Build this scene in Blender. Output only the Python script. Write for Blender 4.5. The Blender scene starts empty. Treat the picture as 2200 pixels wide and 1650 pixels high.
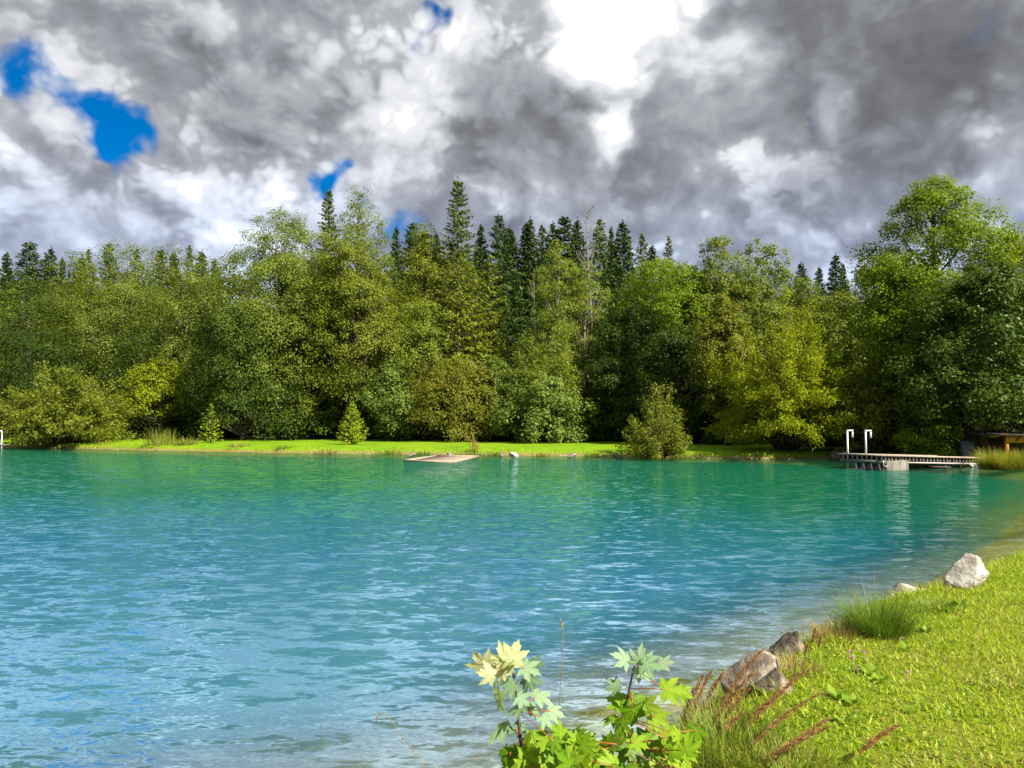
import bpy, bmesh, math, random
import numpy as np
from mathutils import Vector, noise as mnoise

SC = bpy.context.scene
COL = SC.collection
R = math.radians

# ------------------------------------------------------------------ camera
EYE = np.array([0.0, 0.0, 2.05])
F = 1652.0                                   # focal length in px of a 2200 px wide frame
PITCH = math.atan(85.0 / F)
CP, SP = math.cos(PITCH), math.sin(PITCH)

def ray(px, py):
    a, b = (px - 1100.0) / F, (825.0 - py) / F
    return np.array([a, CP - b * SP, SP + b * CP])

def at(px, py, Y):
    d = ray(px, py)
    return EYE + d * (Y / d[1])

def on(px, py, z=0.0):
    d = ray(px, py)
    return EYE + d * ((z - EYE[2]) / d[2])

cam_d = bpy.data.cameras.new('camera')
cam = bpy.data.objects.new('camera', cam_d)
COL.objects.link(cam)
cam.location = EYE
cam.rotation_euler = (math.pi / 2 + PITCH, 0, 0)
cam_d.sensor_width = 36.0
cam_d.lens = 36.0 * F / 2200.0
cam_d.clip_start = 0.05
cam_d.clip_end = 5000.0
SC.camera = cam

# ------------------------------------------------------------------ node helper
class NT:
    def __init__(self, tree):
        self.t = tree
        tree.nodes.clear()
    def n(self, kind, **kw):
        nd = self.t.nodes.new(kind)
        for k, v in kw.items():
            setattr(nd, k, v)
        return nd
    def put(self, sock, v):
        if v is None:
            return
        if isinstance(v, bpy.types.NodeSocket):
            self.t.links.new(v, sock)
        else:
            sock.default_value = v
    def m(self, op, a, b=None, c=None, clamp=False):
        nd = self.n('ShaderNodeMath', operation=op, use_clamp=clamp)
        self.put(nd.inputs[0], a); self.put(nd.inputs[1], b); self.put(nd.inputs[2], c)
        return nd.outputs[0]
    def v(self, op, a, b=None, scale=None):
        nd = self.n('ShaderNodeVectorMath', operation=op)
        self.put(nd.inputs[0], a); self.put(nd.inputs[1], b)
        if scale is not None:
            self.put(nd.inputs['Scale'], scale)
        return nd.outputs['Value'] if op in ('DISTANCE', 'DOT_PRODUCT', 'LENGTH') else nd.outputs[0]
    def rng(self, x, a, b, c=0.0, d=1.0, smooth=True):
        nd = self.n('ShaderNodeMapRange', interpolation_type='SMOOTHSTEP' if smooth else 'LINEAR')
        nd.clamp = True
        for i, q in enumerate((x, a, b, c, d)):
            self.put(nd.inputs[i], q)
        return nd.outputs[0]
    def mix(self, f, a, b, blend='MIX'):
        nd = self.n('ShaderNodeMix', data_type='RGBA', blend_type=blend)
        self.put(nd.inputs['Factor'], f)
        self.put(nd.inputs[6], a); self.put(nd.inputs[7], b)
        return nd.outputs[2]
    def noise(self, vec, scale, detail=4.0, rough=0.5, dist=0.0, out='Fac'):
        nd = self.n('ShaderNodeTexNoise')
        self.put(nd.inputs['Vector'], vec)
        nd.inputs['Scale'].default_value = scale
        nd.inputs['Detail'].default_value = detail
        nd.inputs['Roughness'].default_value = rough
        nd.inputs['Distortion'].default_value = dist
        return nd.outputs[out]
    def ramp(self, x, stops):
        nd = self.n('ShaderNodeValToRGB')
        e = nd.color_ramp.elements
        while len(e) < len(stops):
            e.new(0.5)
        for el, (p, c) in zip(e, stops):
            el.position = p
            el.color = tuple(c) + (1.0,)
        self.put(nd.inputs[0], x)
        return nd.outputs[0]
    def xyz(self, a):
        nd = self.n('ShaderNodeSeparateXYZ')
        self.put(nd.inputs[0], a)
        return nd.outputs
    def comb(self, x, y, z):
        nd = self.n('ShaderNodeCombineXYZ')
        self.put(nd.inputs[0], x); self.put(nd.inputs[1], y); self.put(nd.inputs[2], z)
        return nd.outputs[0]

def c4(c):
    return (c[0], c[1], c[2], 1.0)

# ------------------------------------------------------------------ light
SUN = Vector((0.61, -0.53, 0.74)).normalized()
EL = math.asin(SUN.z)
ROT = math.atan2(SUN.x, SUN.y)
sun_d = bpy.data.lights.new('sun', 'SUN')
sun_d.energy = 5.0
sun_d.angle = R(0.5)
sun_d.color = (1.0, 0.93, 0.80)
sun = bpy.data.objects.new('sun', sun_d)
COL.objects.link(sun)
sun.rotation_euler = (-SUN).to_track_quat('-Z', 'Y').to_euler()
sun.location = (20, -20, 40)

SC.view_settings.view_transform = 'Standard'
SC.view_settings.look = 'None'
SC.view_settings.gamma = 1.0
SC.view_settings.exposure = 1.2
EXPO = 2.0 ** 1.2

# ------------------------------------------------------------------ sky (world)
def build_world():
    w = bpy.data.worlds.new('World')
    SC.world = w
    w.use_nodes = True
    t = NT(w.node_tree)
    tc = t.n('ShaderNodeTexCoord').outputs['Generated']
    sky = t.n('ShaderNodeTexSky', sky_type='NISHITA')
    sky.sun_disc = False
    sky.sun_elevation = EL
    sky.sun_rotation = ROT
    sky.air_density = 1.0
    sky.dust_density = 0.2
    sky.ozone_density = 3.0
    hs = t.n('ShaderNodeHueSaturation')
    hs.inputs['Hue'].default_value = 0.508
    hs.inputs['Saturation'].default_value = 1.6
    hs.inputs['Value'].default_value = 0.55
    t.put(hs.inputs['Color'], sky.outputs[0])
    blue = hs.outputs[0]
    d = t.v('NORMALIZE', tc)
    # turbulence that moves the outlines about
    wa = t.v('SUBTRACT', t.noise(d, 5.0, 2.0, 0.55, out='Color'), (0.5, 0.5, 0.5))
    wb = t.v('SUBTRACT', t.noise(d, 19.0, 2.0, 0.6, out='Color'), (0.5, 0.5, 0.5))
    dw = t.v('ADD', d, t.v('ADD', t.v('SCALE', wa, scale=0.12), t.v('SCALE', wb, scale=0.065)))
    dp = t.v('ADD', d, t.v('ADD', t.v('SCALE', wa, scale=0.055), t.v('SCALE', wb, scale=0.007)))
    def field(off, det):
        p = t.v('MULTIPLY', t.v('ADD', dp, off) if off else dp, (1.0, 1.0, 1.3))
        h = t.m('MULTIPLY_ADD', t.noise(p, 3.0, det, 0.52), 1.4, -0.70)
        for sc, am in ((7.0, 0.85), (15.0, 0.55), (33.0, 0.34), (70.0, 0.18)):
            b = t.m('SUBTRACT', t.noise(p, sc, 0.0), 0.5)
            b = t.m('SQRT', t.m('MULTIPLY_ADD', b, b, 0.004))          # rounded billows, soft creases
            h = t.m('MULTIPLY_ADD', t.m('SUBTRACT', b, 0.13), am, h)
        return h
    h0 = field(None, 7.0)
    h1 = field((0.010, 0.0, 0.026), 6.0)
    relief = t.m('SUBTRACT', h0, h1)
    def blobs(items, vec, inner=0.3, outer=1.55):
        acc = None
        for (px, py, r, a) in items:
            q = ray(px, py); q = q / np.linalg.norm(q)
            k = r / F
            s = t.rng(t.v('DISTANCE', vec, tuple(q)), k * outer, k * inner, 0.0, a)
            acc = s if acc is None else t.m('ADD', acc, s)
        return acc
    holes = blobs([(50, 140, 75, 1.15), (150, 230, 70, .75), (215, 310, 60, 1.35), (250, 350, 40, .4), (712, 380, 50, 1.6),
                   (805, 440, 48, 1.0), (880, 475, 40, .6), (935, 74, 36, 1.5), (875, 110, 34, 1.0),
                   (1575, 376, 14, 1.1)], dw, 0.1, 1.7)
    tones = blobs([(1400, -30, 170, .32), (1290, 40, 90, .17), (1350, 115, 70, .18), (1450, 70, 70, .12), (1560, 150, 75, .34), (1345, 280, 48, .42), (1790, 225, 52, .40),
                   (2040, 210, 26, .35), (50, 260, 110, .14), (40, 350, 90, .05), (350, 350, 90, .10), (440, 400, 110, .07), (300, 470, 170, -.05), (120, 480, 150, -.08),
                   (620, 420, 90, .16), (450, 500, 80, .12), (900, 260, 110, .06), (940, 150, 90, .08), (1180, 380, 55, .24), (1040, 430, 50, .2), (2170, 420, 70, .18),
                   (1500, 440, 120, .14), (1960, 290, 60, .12), (2190, 300, 60, .1), (480, 140, 130, .05), (1000, 40, 150, .10), (730, 60, 120, .06),
                   (1120, 190, 130, -.16), (1130, 280, 130, -.16), (1300, 370, 170, -.18), (1860, 70, 230, -.20), (2010, 200, 130, -.15),
                   (330, 70, 240, -.05), (600, 190, 150, -.13), (500, 290, 120, -.14), (1850, 300, 130, -.12), (1010, 340, 120, -.06),
                   (1720, 520, 190, -.10), (2150, 120, 100, -.10), (900, 430, 90, -.08), (1600, 560, 220, -.05)], dw)
    low = t.noise(d, 2.6, 2.0, 0.5)
    tone = t.m('ADD', t.m('MULTIPLY_ADD', low, 0.24, 0.49), tones)
    tone = t.m('ADD', tone, t.m('MULTIPLY', relief, 0.80))
    tone = t.m('ADD', tone, t.rng(h0, -0.06, 0.07, -0.07, 0.09))
    tone = t.m('ADD', tone, t.m('MULTIPLY', h0, 0.22), clamp=True)
    k = 10.0 / EXPO                     # the Background strength is 0.1
    cl = t.ramp(tone, [(0.0, (.140, .144, .158)), (0.24, (.205, .212, .235)), (0.45, (.325, .335, .370)),
                       (0.64, (.47, .485, .52)), (0.82, (.78, .80, .84)), (1.0, (1, 1, 1))])
    cl = t.mix(1.0, cl, c4((k, k, k)), 'MULTIPLY')
    hot = t.rng(tone, 0.9, 1.0, 1.0, 1.25)
    cl = t.v('SCALE', cl, scale=hot)
    # bluer clouds towards the horizon
    z = t.xyz(d)[2]
    cl = t.mix(t.rng(z, 0.36, 0.16, 0.0, 0.9), cl, t.mix(1.0, cl, c4((0.92, 1.04, 1.30)), 'MULTIPLY'))
    mk = t.m('SUBTRACT', t.m('MULTIPLY_ADD', h0, 1.8, 1.24), holes)
    mk = t.m('ADD', mk, t.m('MULTIPLY_ADD', t.noise(dp, 13.0, 5.0, 0.6), 1.5, -0.75))
    mask = t.rng(mk, -0.02, 0.80)
    out = t.mix(mask, blue, cl)
    # below the horizon nothing is seen
    bg = t.n('ShaderNodeBackground')
    t.put(bg.inputs[0], out)
    bg.inputs[1].default_value = 0.1
    o = t.n('ShaderNodeOutputWorld')
    t.t.links.new(bg.outputs[0], o.inputs[0])
    try:
        w.cycles.sampling_method = 'NONE'
    except Exception:
        pass
build_world()

SC.cycles.max_bounces = 6
SC.cycles.diffuse_bounces = 2
SC.cycles.glossy_bounces = 2
SC.cycles.transmission_bounces = 4
SC.cycles.transparent_max_bounces = 6
SC.cycles.caustics_reflective = False
SC.cycles.caustics_refractive = False
SC.cycles.sample_clamp_indirect = 4.0

# ------------------------------------------------------------------ mesh + object helpers
class MB:
    """collects vertices and faces, links them as ONE mesh object"""
    def __init__(self):
        self.V, self.Fq, self.Ft, self.L, self.n = [], [], [], [], 0
    def add(self, v, quads=None, tris=None, lv=0.5):
        v = np.asarray(v, float).reshape(-1, 3)
        if quads is not None and len(quads):
            self.Fq.append(np.asarray(quads, int).reshape(-1, 4) + self.n)
        if tris is not None and len(tris):
            self.Ft.append(np.asarray(tris, int).reshape(-1, 3) + self.n)
        self.V.append(v)
        self.L.append(np.full(len(v), lv) if np.isscalar(lv) else np.asarray(lv, float))
        self.n += len(v)
        return self
    def box(self, c, sx, sy, sz, ax=(1, 0, 0), az=(0, 0, 1), lv=0.5):
        ax = np.array(ax, float); ax /= np.linalg.norm(ax)
        az = np.array(az, float); az -= ax * az.dot(ax); az /= np.linalg.norm(az)
        ay = np.cross(az, ax)
        v = [np.array(c) + ax * (i * sx / 2) + ay * (j * sy / 2) + az * (k * sz / 2) for i in (-1, 1) for j in (-1, 1) for k in (-1, 1)]
        return self.add(v, [(0, 1, 3, 2), (4, 6, 7, 5), (0, 4, 5, 1), (2, 3, 7, 6), (0, 2, 6, 4), (1, 5, 7, 3)], lv=lv)
    def tube(self, pts, rad, sides=6, lv=0.5):
        pts = np.asarray(pts, float)
        n = len(pts)
        rad = np.full(n, rad) if np.isscalar(rad) else np.asarray(rad, float)
        tg = np.gradient(pts, axis=0)
        tg /= np.linalg.norm(tg, axis=1)[:, None] + 1e-9
        ref = np.array([0.0, 0.0, 1.0]) if abs(tg[0, 2]) < 0.8 else np.array([1.0, 0.0, 0.0])
        a = np.cross(tg, ref); a /= np.linalg.norm(a, axis=1)[:, None] + 1e-9
        b = np.cross(tg, a)
        th = np.arange(sides) * 2 * math.pi / sides
        ring = pts[:, None, :] + rad[:, None, None] * (a[:, None, :] * np.cos(th)[None, :, None] + b[:, None, :] * np.sin(th)[None, :, None])
        i = np.arange(n - 1)[:, None] * sides
        j = np.arange(sides)[None, :]; j2 = (j + 1) % sides
        q = np.stack([i + j, i + j2, i + sides + j2, i + sides + j], -1).reshape(-1, 4)
        V = np.concatenate([ring.reshape(-1, 3), pts[:1], pts[-1:]])
        e0, e1 = n * sides, n * sides + 1
        jj = np.arange(sides)
        t0 = np.stack([np.full(sides, e0), (jj + 1) % sides, jj], -1)
        t1 = np.stack([np.full(sides, e1), (n - 1) * sides + jj, (n - 1) * sides + (jj + 1) % sides], -1)
        return self.add(V, q, np.concatenate([t0, t1]), lv=lv)
    def arrays(self):
        V = np.concatenate(self.V) if self.V else np.zeros((0, 3))
        L = np.concatenate(self.L) if self.L else np.zeros(0)
        q = np.concatenate(self.Fq) if self.Fq else np.zeros((0, 4), int)
        t = np.concatenate(self.Ft) if self.Ft else np.zeros((0, 3), int)
        return V, q, t, L
    def mesh(self, name, mat, smooth=False):
        V, q, t, L = self.arrays()
        me = bpy.data.meshes.new(name)
        me.vertices.add(len(V))
        me.vertices.foreach_set('co', V.astype(np.float32).ravel())
        nl = q.size + t.size
        me.loops.add(nl)
        me.loops.foreach_set('vertex_index', np.concatenate([q.ravel(), t.ravel()]).astype(np.int32))
        npoly = len(q) + len(t)
        me.polygons.add(npoly)
        st = np.concatenate([np.arange(len(q)) * 4, q.size + np.arange(len(t)) * 3]).astype(np.int32)
        me.polygons.foreach_set('loop_start', st)
        if smooth:
            me.polygons.foreach_set('use_smooth', np.ones(npoly, bool))
        at_ = me.attributes.new('lv', 'FLOAT', 'POINT')
        at_.data.foreach_set('value', L.astype(np.float32))
        me.materials.append(mat)
        me.update(calc_edges=True)
        return me
    def build(self, name, mat, parent=None, smooth=False):
        o = bpy.data.objects.new(name, self.mesh(name, mat, smooth))
        COL.objects.link(o)
        if parent is not None:
            o.parent = parent
        return o

def tag(o, label=None, cat=None, group=None, kind=None):
    if label: o['label'] = label
    if cat: o['category'] = cat
    if group: o['group'] = group
    if kind: o['kind'] = kind
    return o

def empty(name, loc, label, cat, group=None, rz=0.0):
    o = bpy.data.objects.new(name, None)
    COL.objects.link(o)
    o.location = loc
    o.rotation_euler = (0, 0, rz)
    o.empty_display_size = 0.3
    return tag(o, label, cat, group)

def child(name, me, parent):
    o = bpy.data.objects.new(name, me)
    COL.objects.link(o)
    o.parent = parent
    return o

def copy_tree(o, parent=None):
    c = o.copy()
    COL.objects.link(c)
    c.parent = parent
    for ch in list(o.children):
        copy_tree(ch, c)
    return c

def unit(v):
    return v / (np.linalg.norm(v, axis=-1, keepdims=True) + 1e-9)

# ------------------------------------------------------------------ pond outline and ground height
def P(px, py):
    return tuple(on(px, py, 0.0)[:2])

NEAR = [(-160, 8), (-60, -6), (-20, -2.5), (-6, 0.6), (-2.0, 2.4), (-0.8, 3.1), (0.0, 3.7), (0.5, 4.15), P(1400, 1640), P(1436, 1566), P(1500, 1505), P(1565, 1462),
        P(1660, 1412), P(1745, 1372), P(1860, 1318), P(1990, 1282), P(2060, 1252), P(2125, 1222), P(2200, 1192)]
RIGHT = [(10.0, 13.6), (13.5, 16.0), (18, 18.5), (23, 22), (26, 26.5), (25.8, 31.0), P(2200, 1011), P(2150, 1004), P(2112, 998)]
FAR = [P(2040, 990), P(1960, 988), P(1860, 986), P(1790, 986), P(1640, 986), P(1500, 984), P(1400, 983), P(1200, 979), P(1000, 977),
       P(800, 975), P(600, 973), P(500, 971), P(330, 968), P(215, 965), P(100, 962), P(0, 960), (-62, 70), (-110, 78), (-160, 60)]
POND = np.array(NEAR + RIGHT + FAR)
DEEP = np.array([(-158, 12), (-60, -3), (-20, 0.0), (-6, 2.6), (-2.4, 3.9), P(900, 1668), P(950, 1650), P(1100, 1593), P(1200, 1545), P(1300, 1500), P(1440, 1460), P(1580, 1425),
        P(1700, 1375), P(1800, 1325), P(1900, 1285), P(2000, 1245), P(2070, 1205), P(2140, 1160), P(2185, 1110), P(2230, 1070), P(2220, 1036),
        P(2080, 1018), P(1960, 1014), P(1860, 1010), P(1760, 1000), P(1640, 995), P(1400, 991), P(1200, 987), P(1000, 985),
        P(800, 983), P(600, 981), P(400, 977), P(215, 973), P(0, 966), (-64, 66), (-110, 72), (-156, 55)])

def sdist(p, poly):
    """signed distance, positive outside the polygon"""
    p = np.asarray(p, float)
    best = np.full(len(p), 1e18)
    inside = np.zeros(len(p), bool)
    n = len(poly)
    for i in range(n):
        a, b = poly[i], poly[(i + 1) % n]
        ab = b - a
        t = np.clip(((p - a) @ ab) / (ab @ ab), 0, 1)
        q = p - (a + t[:, None] * ab)
        best = np.minimum(best, (q * q).sum(1))
        c = (a[1] > p[:, 1]) != (b[1] > p[:, 1])
        xs = a[0] + (p[:, 1] - a[1]) / (b[1] - a[1] + 1e-12) * (b[0] - a[0])
        inside ^= c & (p[:, 0] < xs)
    d = np.sqrt(best)
    return np.where(inside, -d, d)

def sm(x):
    x = np.clip(x, 0, 1)
    return x * x * (3 - 2 * x)

def wob(x, y):
    return (np.sin(x * 1.7 + 1.3 * np.sin(y * 0.9)) * np.sin(y * 1.3 + 0.7 * np.sin(x * 1.1)) * 0.5
            + np.sin(x * 4.1 + y * 2.3) * np.sin(y * 3.7 - x * 1.9) * 0.3)

YL_X = np.array([-300, -200, -50, 0, 18, 30, 80, 300.0])
YL_Y = np.array([96, 92, 84, 70, 57, 48, 44, 40.0])
HF_X = np.array([-300, -60, 0, 30, 80, 300.0])
HF_Y = np.array([0.85, 0.85, 1.0, 0.75, 0.62, 0.6])

def ground(x, y):
    x = np.atleast_1d(np.asarray(x, float)); y = np.atleast_1d(np.asarray(y, float))
    d = sdist(np.stack([x, y], 1), POND)
    near = sm((20 - y) / 8.0)
    land = (0.34 * sm((d + 0.10 * wob(x * 2, y * 2)) / 0.75) + 0.12 * sm((d - 0.3) / 3.0)
            + 0.02 * wob(x, y) * sm(d / 1.5) * (0.5 + 0.8 * near) + 0.07 * sm((d - 6) / 20))
    bed = -np.minimum(0.04 + 0.24 * (-d) + 0.02 * wob(x * 2.2, y * 2.2), 2.4)
    bl = sm((d + 0.15) / 0.3)
    z = np.where(d > 0.15, land, np.where(d < -0.15, np.minimum(bed, -0.01), land * bl + bed * (1 - bl)))
    hd = y - np.interp(x, YL_X, YL_Y) - 8
    hill = 0.26 * 4.0 * np.log1p(np.exp(np.clip(hd / 4.0, -30, 30)))
    hill = np.where(hd / 4.0 > 30, 0.26 * hd, hill)
    hill = 46 * (1 - np.exp(-hill / 46)) if True else hill
    return z + hill * np.interp(x, HF_X, HF_Y)

def gz(x, y):
    return float(ground([x], [y])[0])
# ------------------------------------------------------------------ materials
def new_mat(name):
    m = bpy.data.materials.new(name)
    m.use_nodes = True
    return m, NT(m.node_tree)

def finish(t, shader):
    o = t.n('ShaderNodeOutputMaterial')
    t.t.links.new(shader, o.inputs[0])

def leaf_mat(name, dark, mid, light, transl=0.42, rough=0.5, spec=0.2):
    """leaf colour varies from leaf to leaf (attribute lv)"""
    m, t = new_mat(name)
    a = t.n('ShaderNodeAttribute'); a.attribute_name = 'lv'
    col = t.ramp(a.outputs['Fac'], [(0.0, dark), (0.5, mid), (1.0, light)])
    p = t.n('ShaderNodeBsdfPrincipled')
    t.put(p.inputs['Base Color'], col)
    p.inputs['Roughness'].default_value = rough
    p.inputs['Specular IOR Level'].default_value = spec
    tr = t.n('ShaderNodeBsdfTranslucent')
    t.put(tr.inputs[0], t.mix(1.0, col, (1.25, 1.15, 0.5, 1), 'MULTIPLY'))
    mx = t.n('ShaderNodeMixShader')
    mx.inputs[0].default_value = transl
    t.t.links.new(p.outputs[0], mx.inputs[1]); t.t.links.new(tr.outputs[0], mx.inputs[2])
    finish(t, mx.outputs[0])
    return m

def rough_mat(name, a, b, scale=4.0, rough=0.85, bump=0.3, stretch=(1, 1, 1), c=None, detail=6.0, spec=0.25, metal=0.0):
    m, t = new_mat(name)
    tc = t.n('ShaderNodeTexCoord').outputs['Object']
    v = t.v('MULTIPLY', tc, stretch)
    n1 = t.noise(v, scale, detail, 0.62)
    st = [(0.32, a), (0.66, b)] if c is None else [(0.28, a), (0.5, b), (0.68, c)]
    col = t.ramp(n1, st)
    p = t.n('ShaderNodeBsdfPrincipled')
    t.put(p.inputs['Base Color'], col)
    p.inputs['Roughness'].default_value = rough
    p.inputs['Metallic'].default_value = metal
    p.inputs['Specular IOR Level'].default_value = spec
    if bump > 0:
        b_ = t.n('ShaderNodeBump')
        b_.inputs['Strength'].default_value = bump
        b_.inputs['Distance'].default_value = 0.02
        t.put(b_.inputs['Height'], t.noise(v, scale * 4, 6.0, 0.65))
        t.t.links.new(b_.outputs[0], p.inputs['Normal'])
    finish(t, p.outputs[0])
    return m

M = {}
# broad-leaved kinds
M['forest'] = leaf_mat('forest_leaf', (0.052, 0.090, 0.009), (0.132, 0.179, 0.016), (0.241, 0.280, 0.027))
M['ash'] = leaf_mat('ash_leaf', (0.067, 0.110, 0.013), (0.162, 0.218, 0.027), (0.280, 0.336, 0.056))
M['deep'] = leaf_mat('deep_shade_leaf', (.016, .036, .004), (.045, .084, .008), (.095, .140, .014))  # deep green, darkened to put the shade low in the wood into the colour
M['bright'] = leaf_mat('bright_leaf', (.070, .118, .004), (.155, .235, .007), (.250, .330, .014))
M['yellow'] = leaf_mat('yellow_leaf', (.130, .180, .004), (.230, .290, .006), (.330, .360, .012))
M['willow'] = leaf_mat('willow_leaf', (.098, .150, .016), (.190, .250, .026), (.280, .335, .048))
M['gold'] = leaf_mat('gold_willow_leaf', (.120, .165, .004), (.225, .280, .006), (.320, .370, .010))
M['pale'] = leaf_mat('pale_leaf', (.072, .125, .016), (.150, .215, .032), (.250, .310, .075))
M['rust'] = leaf_mat('rust_leaf', (.090, .112, .010), (.175, .200, .018), (.285, .235, .030))
M['olive'] = leaf_mat('olive_leaf', (.092, .124, .010), (.175, .215, .018), (.265, .305, .036))
M['maplewood'] = leaf_mat('dark_maple_leaf', (0.025, 0.058, 0.006), (0.062, 0.112, 0.010), (0.168, 0.196, 0.031), rough=0.42)
# conifers
M['spruce'] = leaf_mat('spruce_needle', (.018, .044, .008), (.042, .082, .013), (.080, .125, .022), transl=0.15)
M['larch'] = leaf_mat('young_spruce_needle', (.085, .125, .006), (.165, .215, .010), (.250, .290, .018), transl=0.25)
M['sprucelit'] = leaf_mat('light_spruce_needle', (.045, .075, .010), (.110, .150, .020), (.180, .220, .040), transl=0.2)
M['sapling'] = leaf_mat('sapling_needle', (.13, .21, .006), (.27, .38, .010), (.42, .50, .020), transl=0.3)
M['bark'] = rough_mat('bark', (.055, .042, .030), (.125, .095, .068), 5.0, stretch=(1, 1, .3))
M['barkpale'] = rough_mat('pale_bark', (.13, .11, .085), (.30, .26, .21), 5.0, stretch=(1, 1, .3))
# grasses
def grass_mat(name, stops, transl=0.4):
    m, t = new_mat(name)
    a = t.n('ShaderNodeAttribute'); a.attribute_name = 'lv'
    col = t.ramp(a.outputs['Fac'], stops)
    p = t.n('ShaderNodeBsdfPrincipled')
    t.put(p.inputs['Base Color'], col)
    p.inputs['Roughness'].default_value = 0.5
    p.inputs['Specular IOR Level'].default_value = 0.3
    tr = t.n('ShaderNodeBsdfTranslucent')
    t.put(tr.inputs[0], col)
    mx = t.n('ShaderNodeMixShader'); mx.inputs[0].default_value = transl
    t.t.links.new(p.outputs[0], mx.inputs[1]); t.t.links.new(tr.outputs[0], mx.inputs[2])
    finish(t, mx.outputs[0])
    return m
M['lawn'] = grass_mat('mown_grass', [(0.0, (.38, .31, .11)), (0.12, (.40, .36, .07)), (0.34, (.38, .45, .018)), (0.62, (.31, .45, .008)), (1.0, (.13, .26, .006))])
M['sedge'] = grass_mat('sedge', [(0.0, (.36, .29, .10)), (0.3, (.26, .28, .03)), (0.65, (.14, .24, .016)), (1.0, (.08, .18, .012))])
M['goldgrass'] = grass_mat('golden_sedge', [(0.0, (.34, .25, .07)), (0.4, (.34, .32, .03)), (1.0, (.20, .26, .015))])
M['dry'] = grass_mat('dry_grass', [(0.0, (.30, .16, .05)), (0.5, (.36, .25, .09)), (1.0, (.40, .34, .12))])
M['plume'] = grass_mat('plume', [(0.0, (.22, .10, .030)), (0.5, (.36, .19, .065)), (1.0, (.50, .32, .14))], 0.3)
M['weed'] = leaf_mat('weed_leaf', (.10, .20, .010), (.19, .32, .020), (.30, .42, .05))
M['maple'] = leaf_mat('maple_sapling_leaf', (.045, .11, .008), (.17, .32, .012), (.30, .43, .035), transl=0.42, rough=0.4)
M['maplepale'] = leaf_mat('pale_maple_leaf', (.30, .40, .17), (.50, .54, .30), (.60, .60, .36), transl=0.4)
M['maplemute'] = leaf_mat('muted_maple_leaf', (.10, .20, .10), (.22, .36, .20), (.36, .48, .30), transl=0.4)
M['petiole'] = rough_mat('red_petiole', (.30, .05, .035), (.48, .13, .06), 20.0, rough=0.5, bump=0)
M['stem'] = rough_mat('sapling_stem', (.060, .035, .028), (.13, .075, .055), 20.0, rough=0.6)
M['clover'] = rough_mat('clover_flower', (.55, .22, .36), (.75, .42, .55), 60.0, bump=0)
# rocks, wood, metal
M['rock'] = rough_mat('limestone', (.15, .13, .10), (.38, .35, .30), 4.5, bump=1.0, c=(.60, .58, .54))
M['rockdark'] = rough_mat('dark_stone', (.035, .028, .022), (.13, .10, .075), 5.5, bump=0.9, c=(.34, .27, .20))
M['rockmix'] = rough_mat('weathered_stone', (.036, .028, .020), (.17, .135, .10), 6.0, bump=1.0, c=(.52, .47, .40))
M['rockfar'] = rough_mat('shore_stone', (.11, .095, .07), (.27, .24, .19), 3.0, bump=0.6)
M['plank'] = rough_mat('weathered_plank', (.27, .21, .155), (.47, .39, .31), 3.0, stretch=(1, 6, 6), bump=0.3)
M['beam'] = rough_mat('dark_beam', (.050, .034, .030), (.115, .080, .065), 4.0, bump=0.3)
M['batten'] = rough_mat('grey_batten', (.34, .31, .29), (.55, .51, .47), 6.0, bump=0.2)
M['concrete'] = rough_mat('concrete', (.085, .080, .066), (.22, .21, .18), 2.2, bump=0.4, stretch=(2.5, 2.5, .5))
M['greenbeam'] = rough_mat('green_grey_beam', (.085, .11, .095), (.15, .18, .155), 5.0, bump=0.2)
M['white'] = rough_mat('white_paint', (.58, .59, .60), (.70, .71, .72), 8.0, rough=0.35, bump=0.0, spec=0.5)
M['raft'] = rough_mat('raft_wood', (.27, .205, .145), (.42, .34, .26), 3.0, stretch=(1, 4, 4), bump=0.3)
M['raftdeck'] = rough_mat('raft_deck', (.20, .15, .115), (.32, .255, .20), 5.0, stretch=(1, 5, 5), bump=0.3)
M['bin'] = rough_mat('dark_plastic', (.045, .055, .075), (.062, .074, .098), 6.0, rough=0.45, bump=0.05, spec=0.4)
M['hutwood'] = rough_mat('orange_board', (.36, .125, .022), (.54, .21, .040), 3.0, stretch=(5, 5, .6), bump=0.3)
M['hutroof'] = rough_mat('roof_felt', (.030, .028, .026), (.065, .060, .055), 8.0, bump=0.3)
M['hutgreen'] = rough_mat('green_panel', (.006, .055, .040), (.010, .080, .058), 5.0, rough=0.6, bump=0.05)
M['log'] = rough_mat('pale_log', (.34, .27, .19), (.55, .46, .35), 4.0, stretch=(1, 5, 5), bump=0.4)

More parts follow.
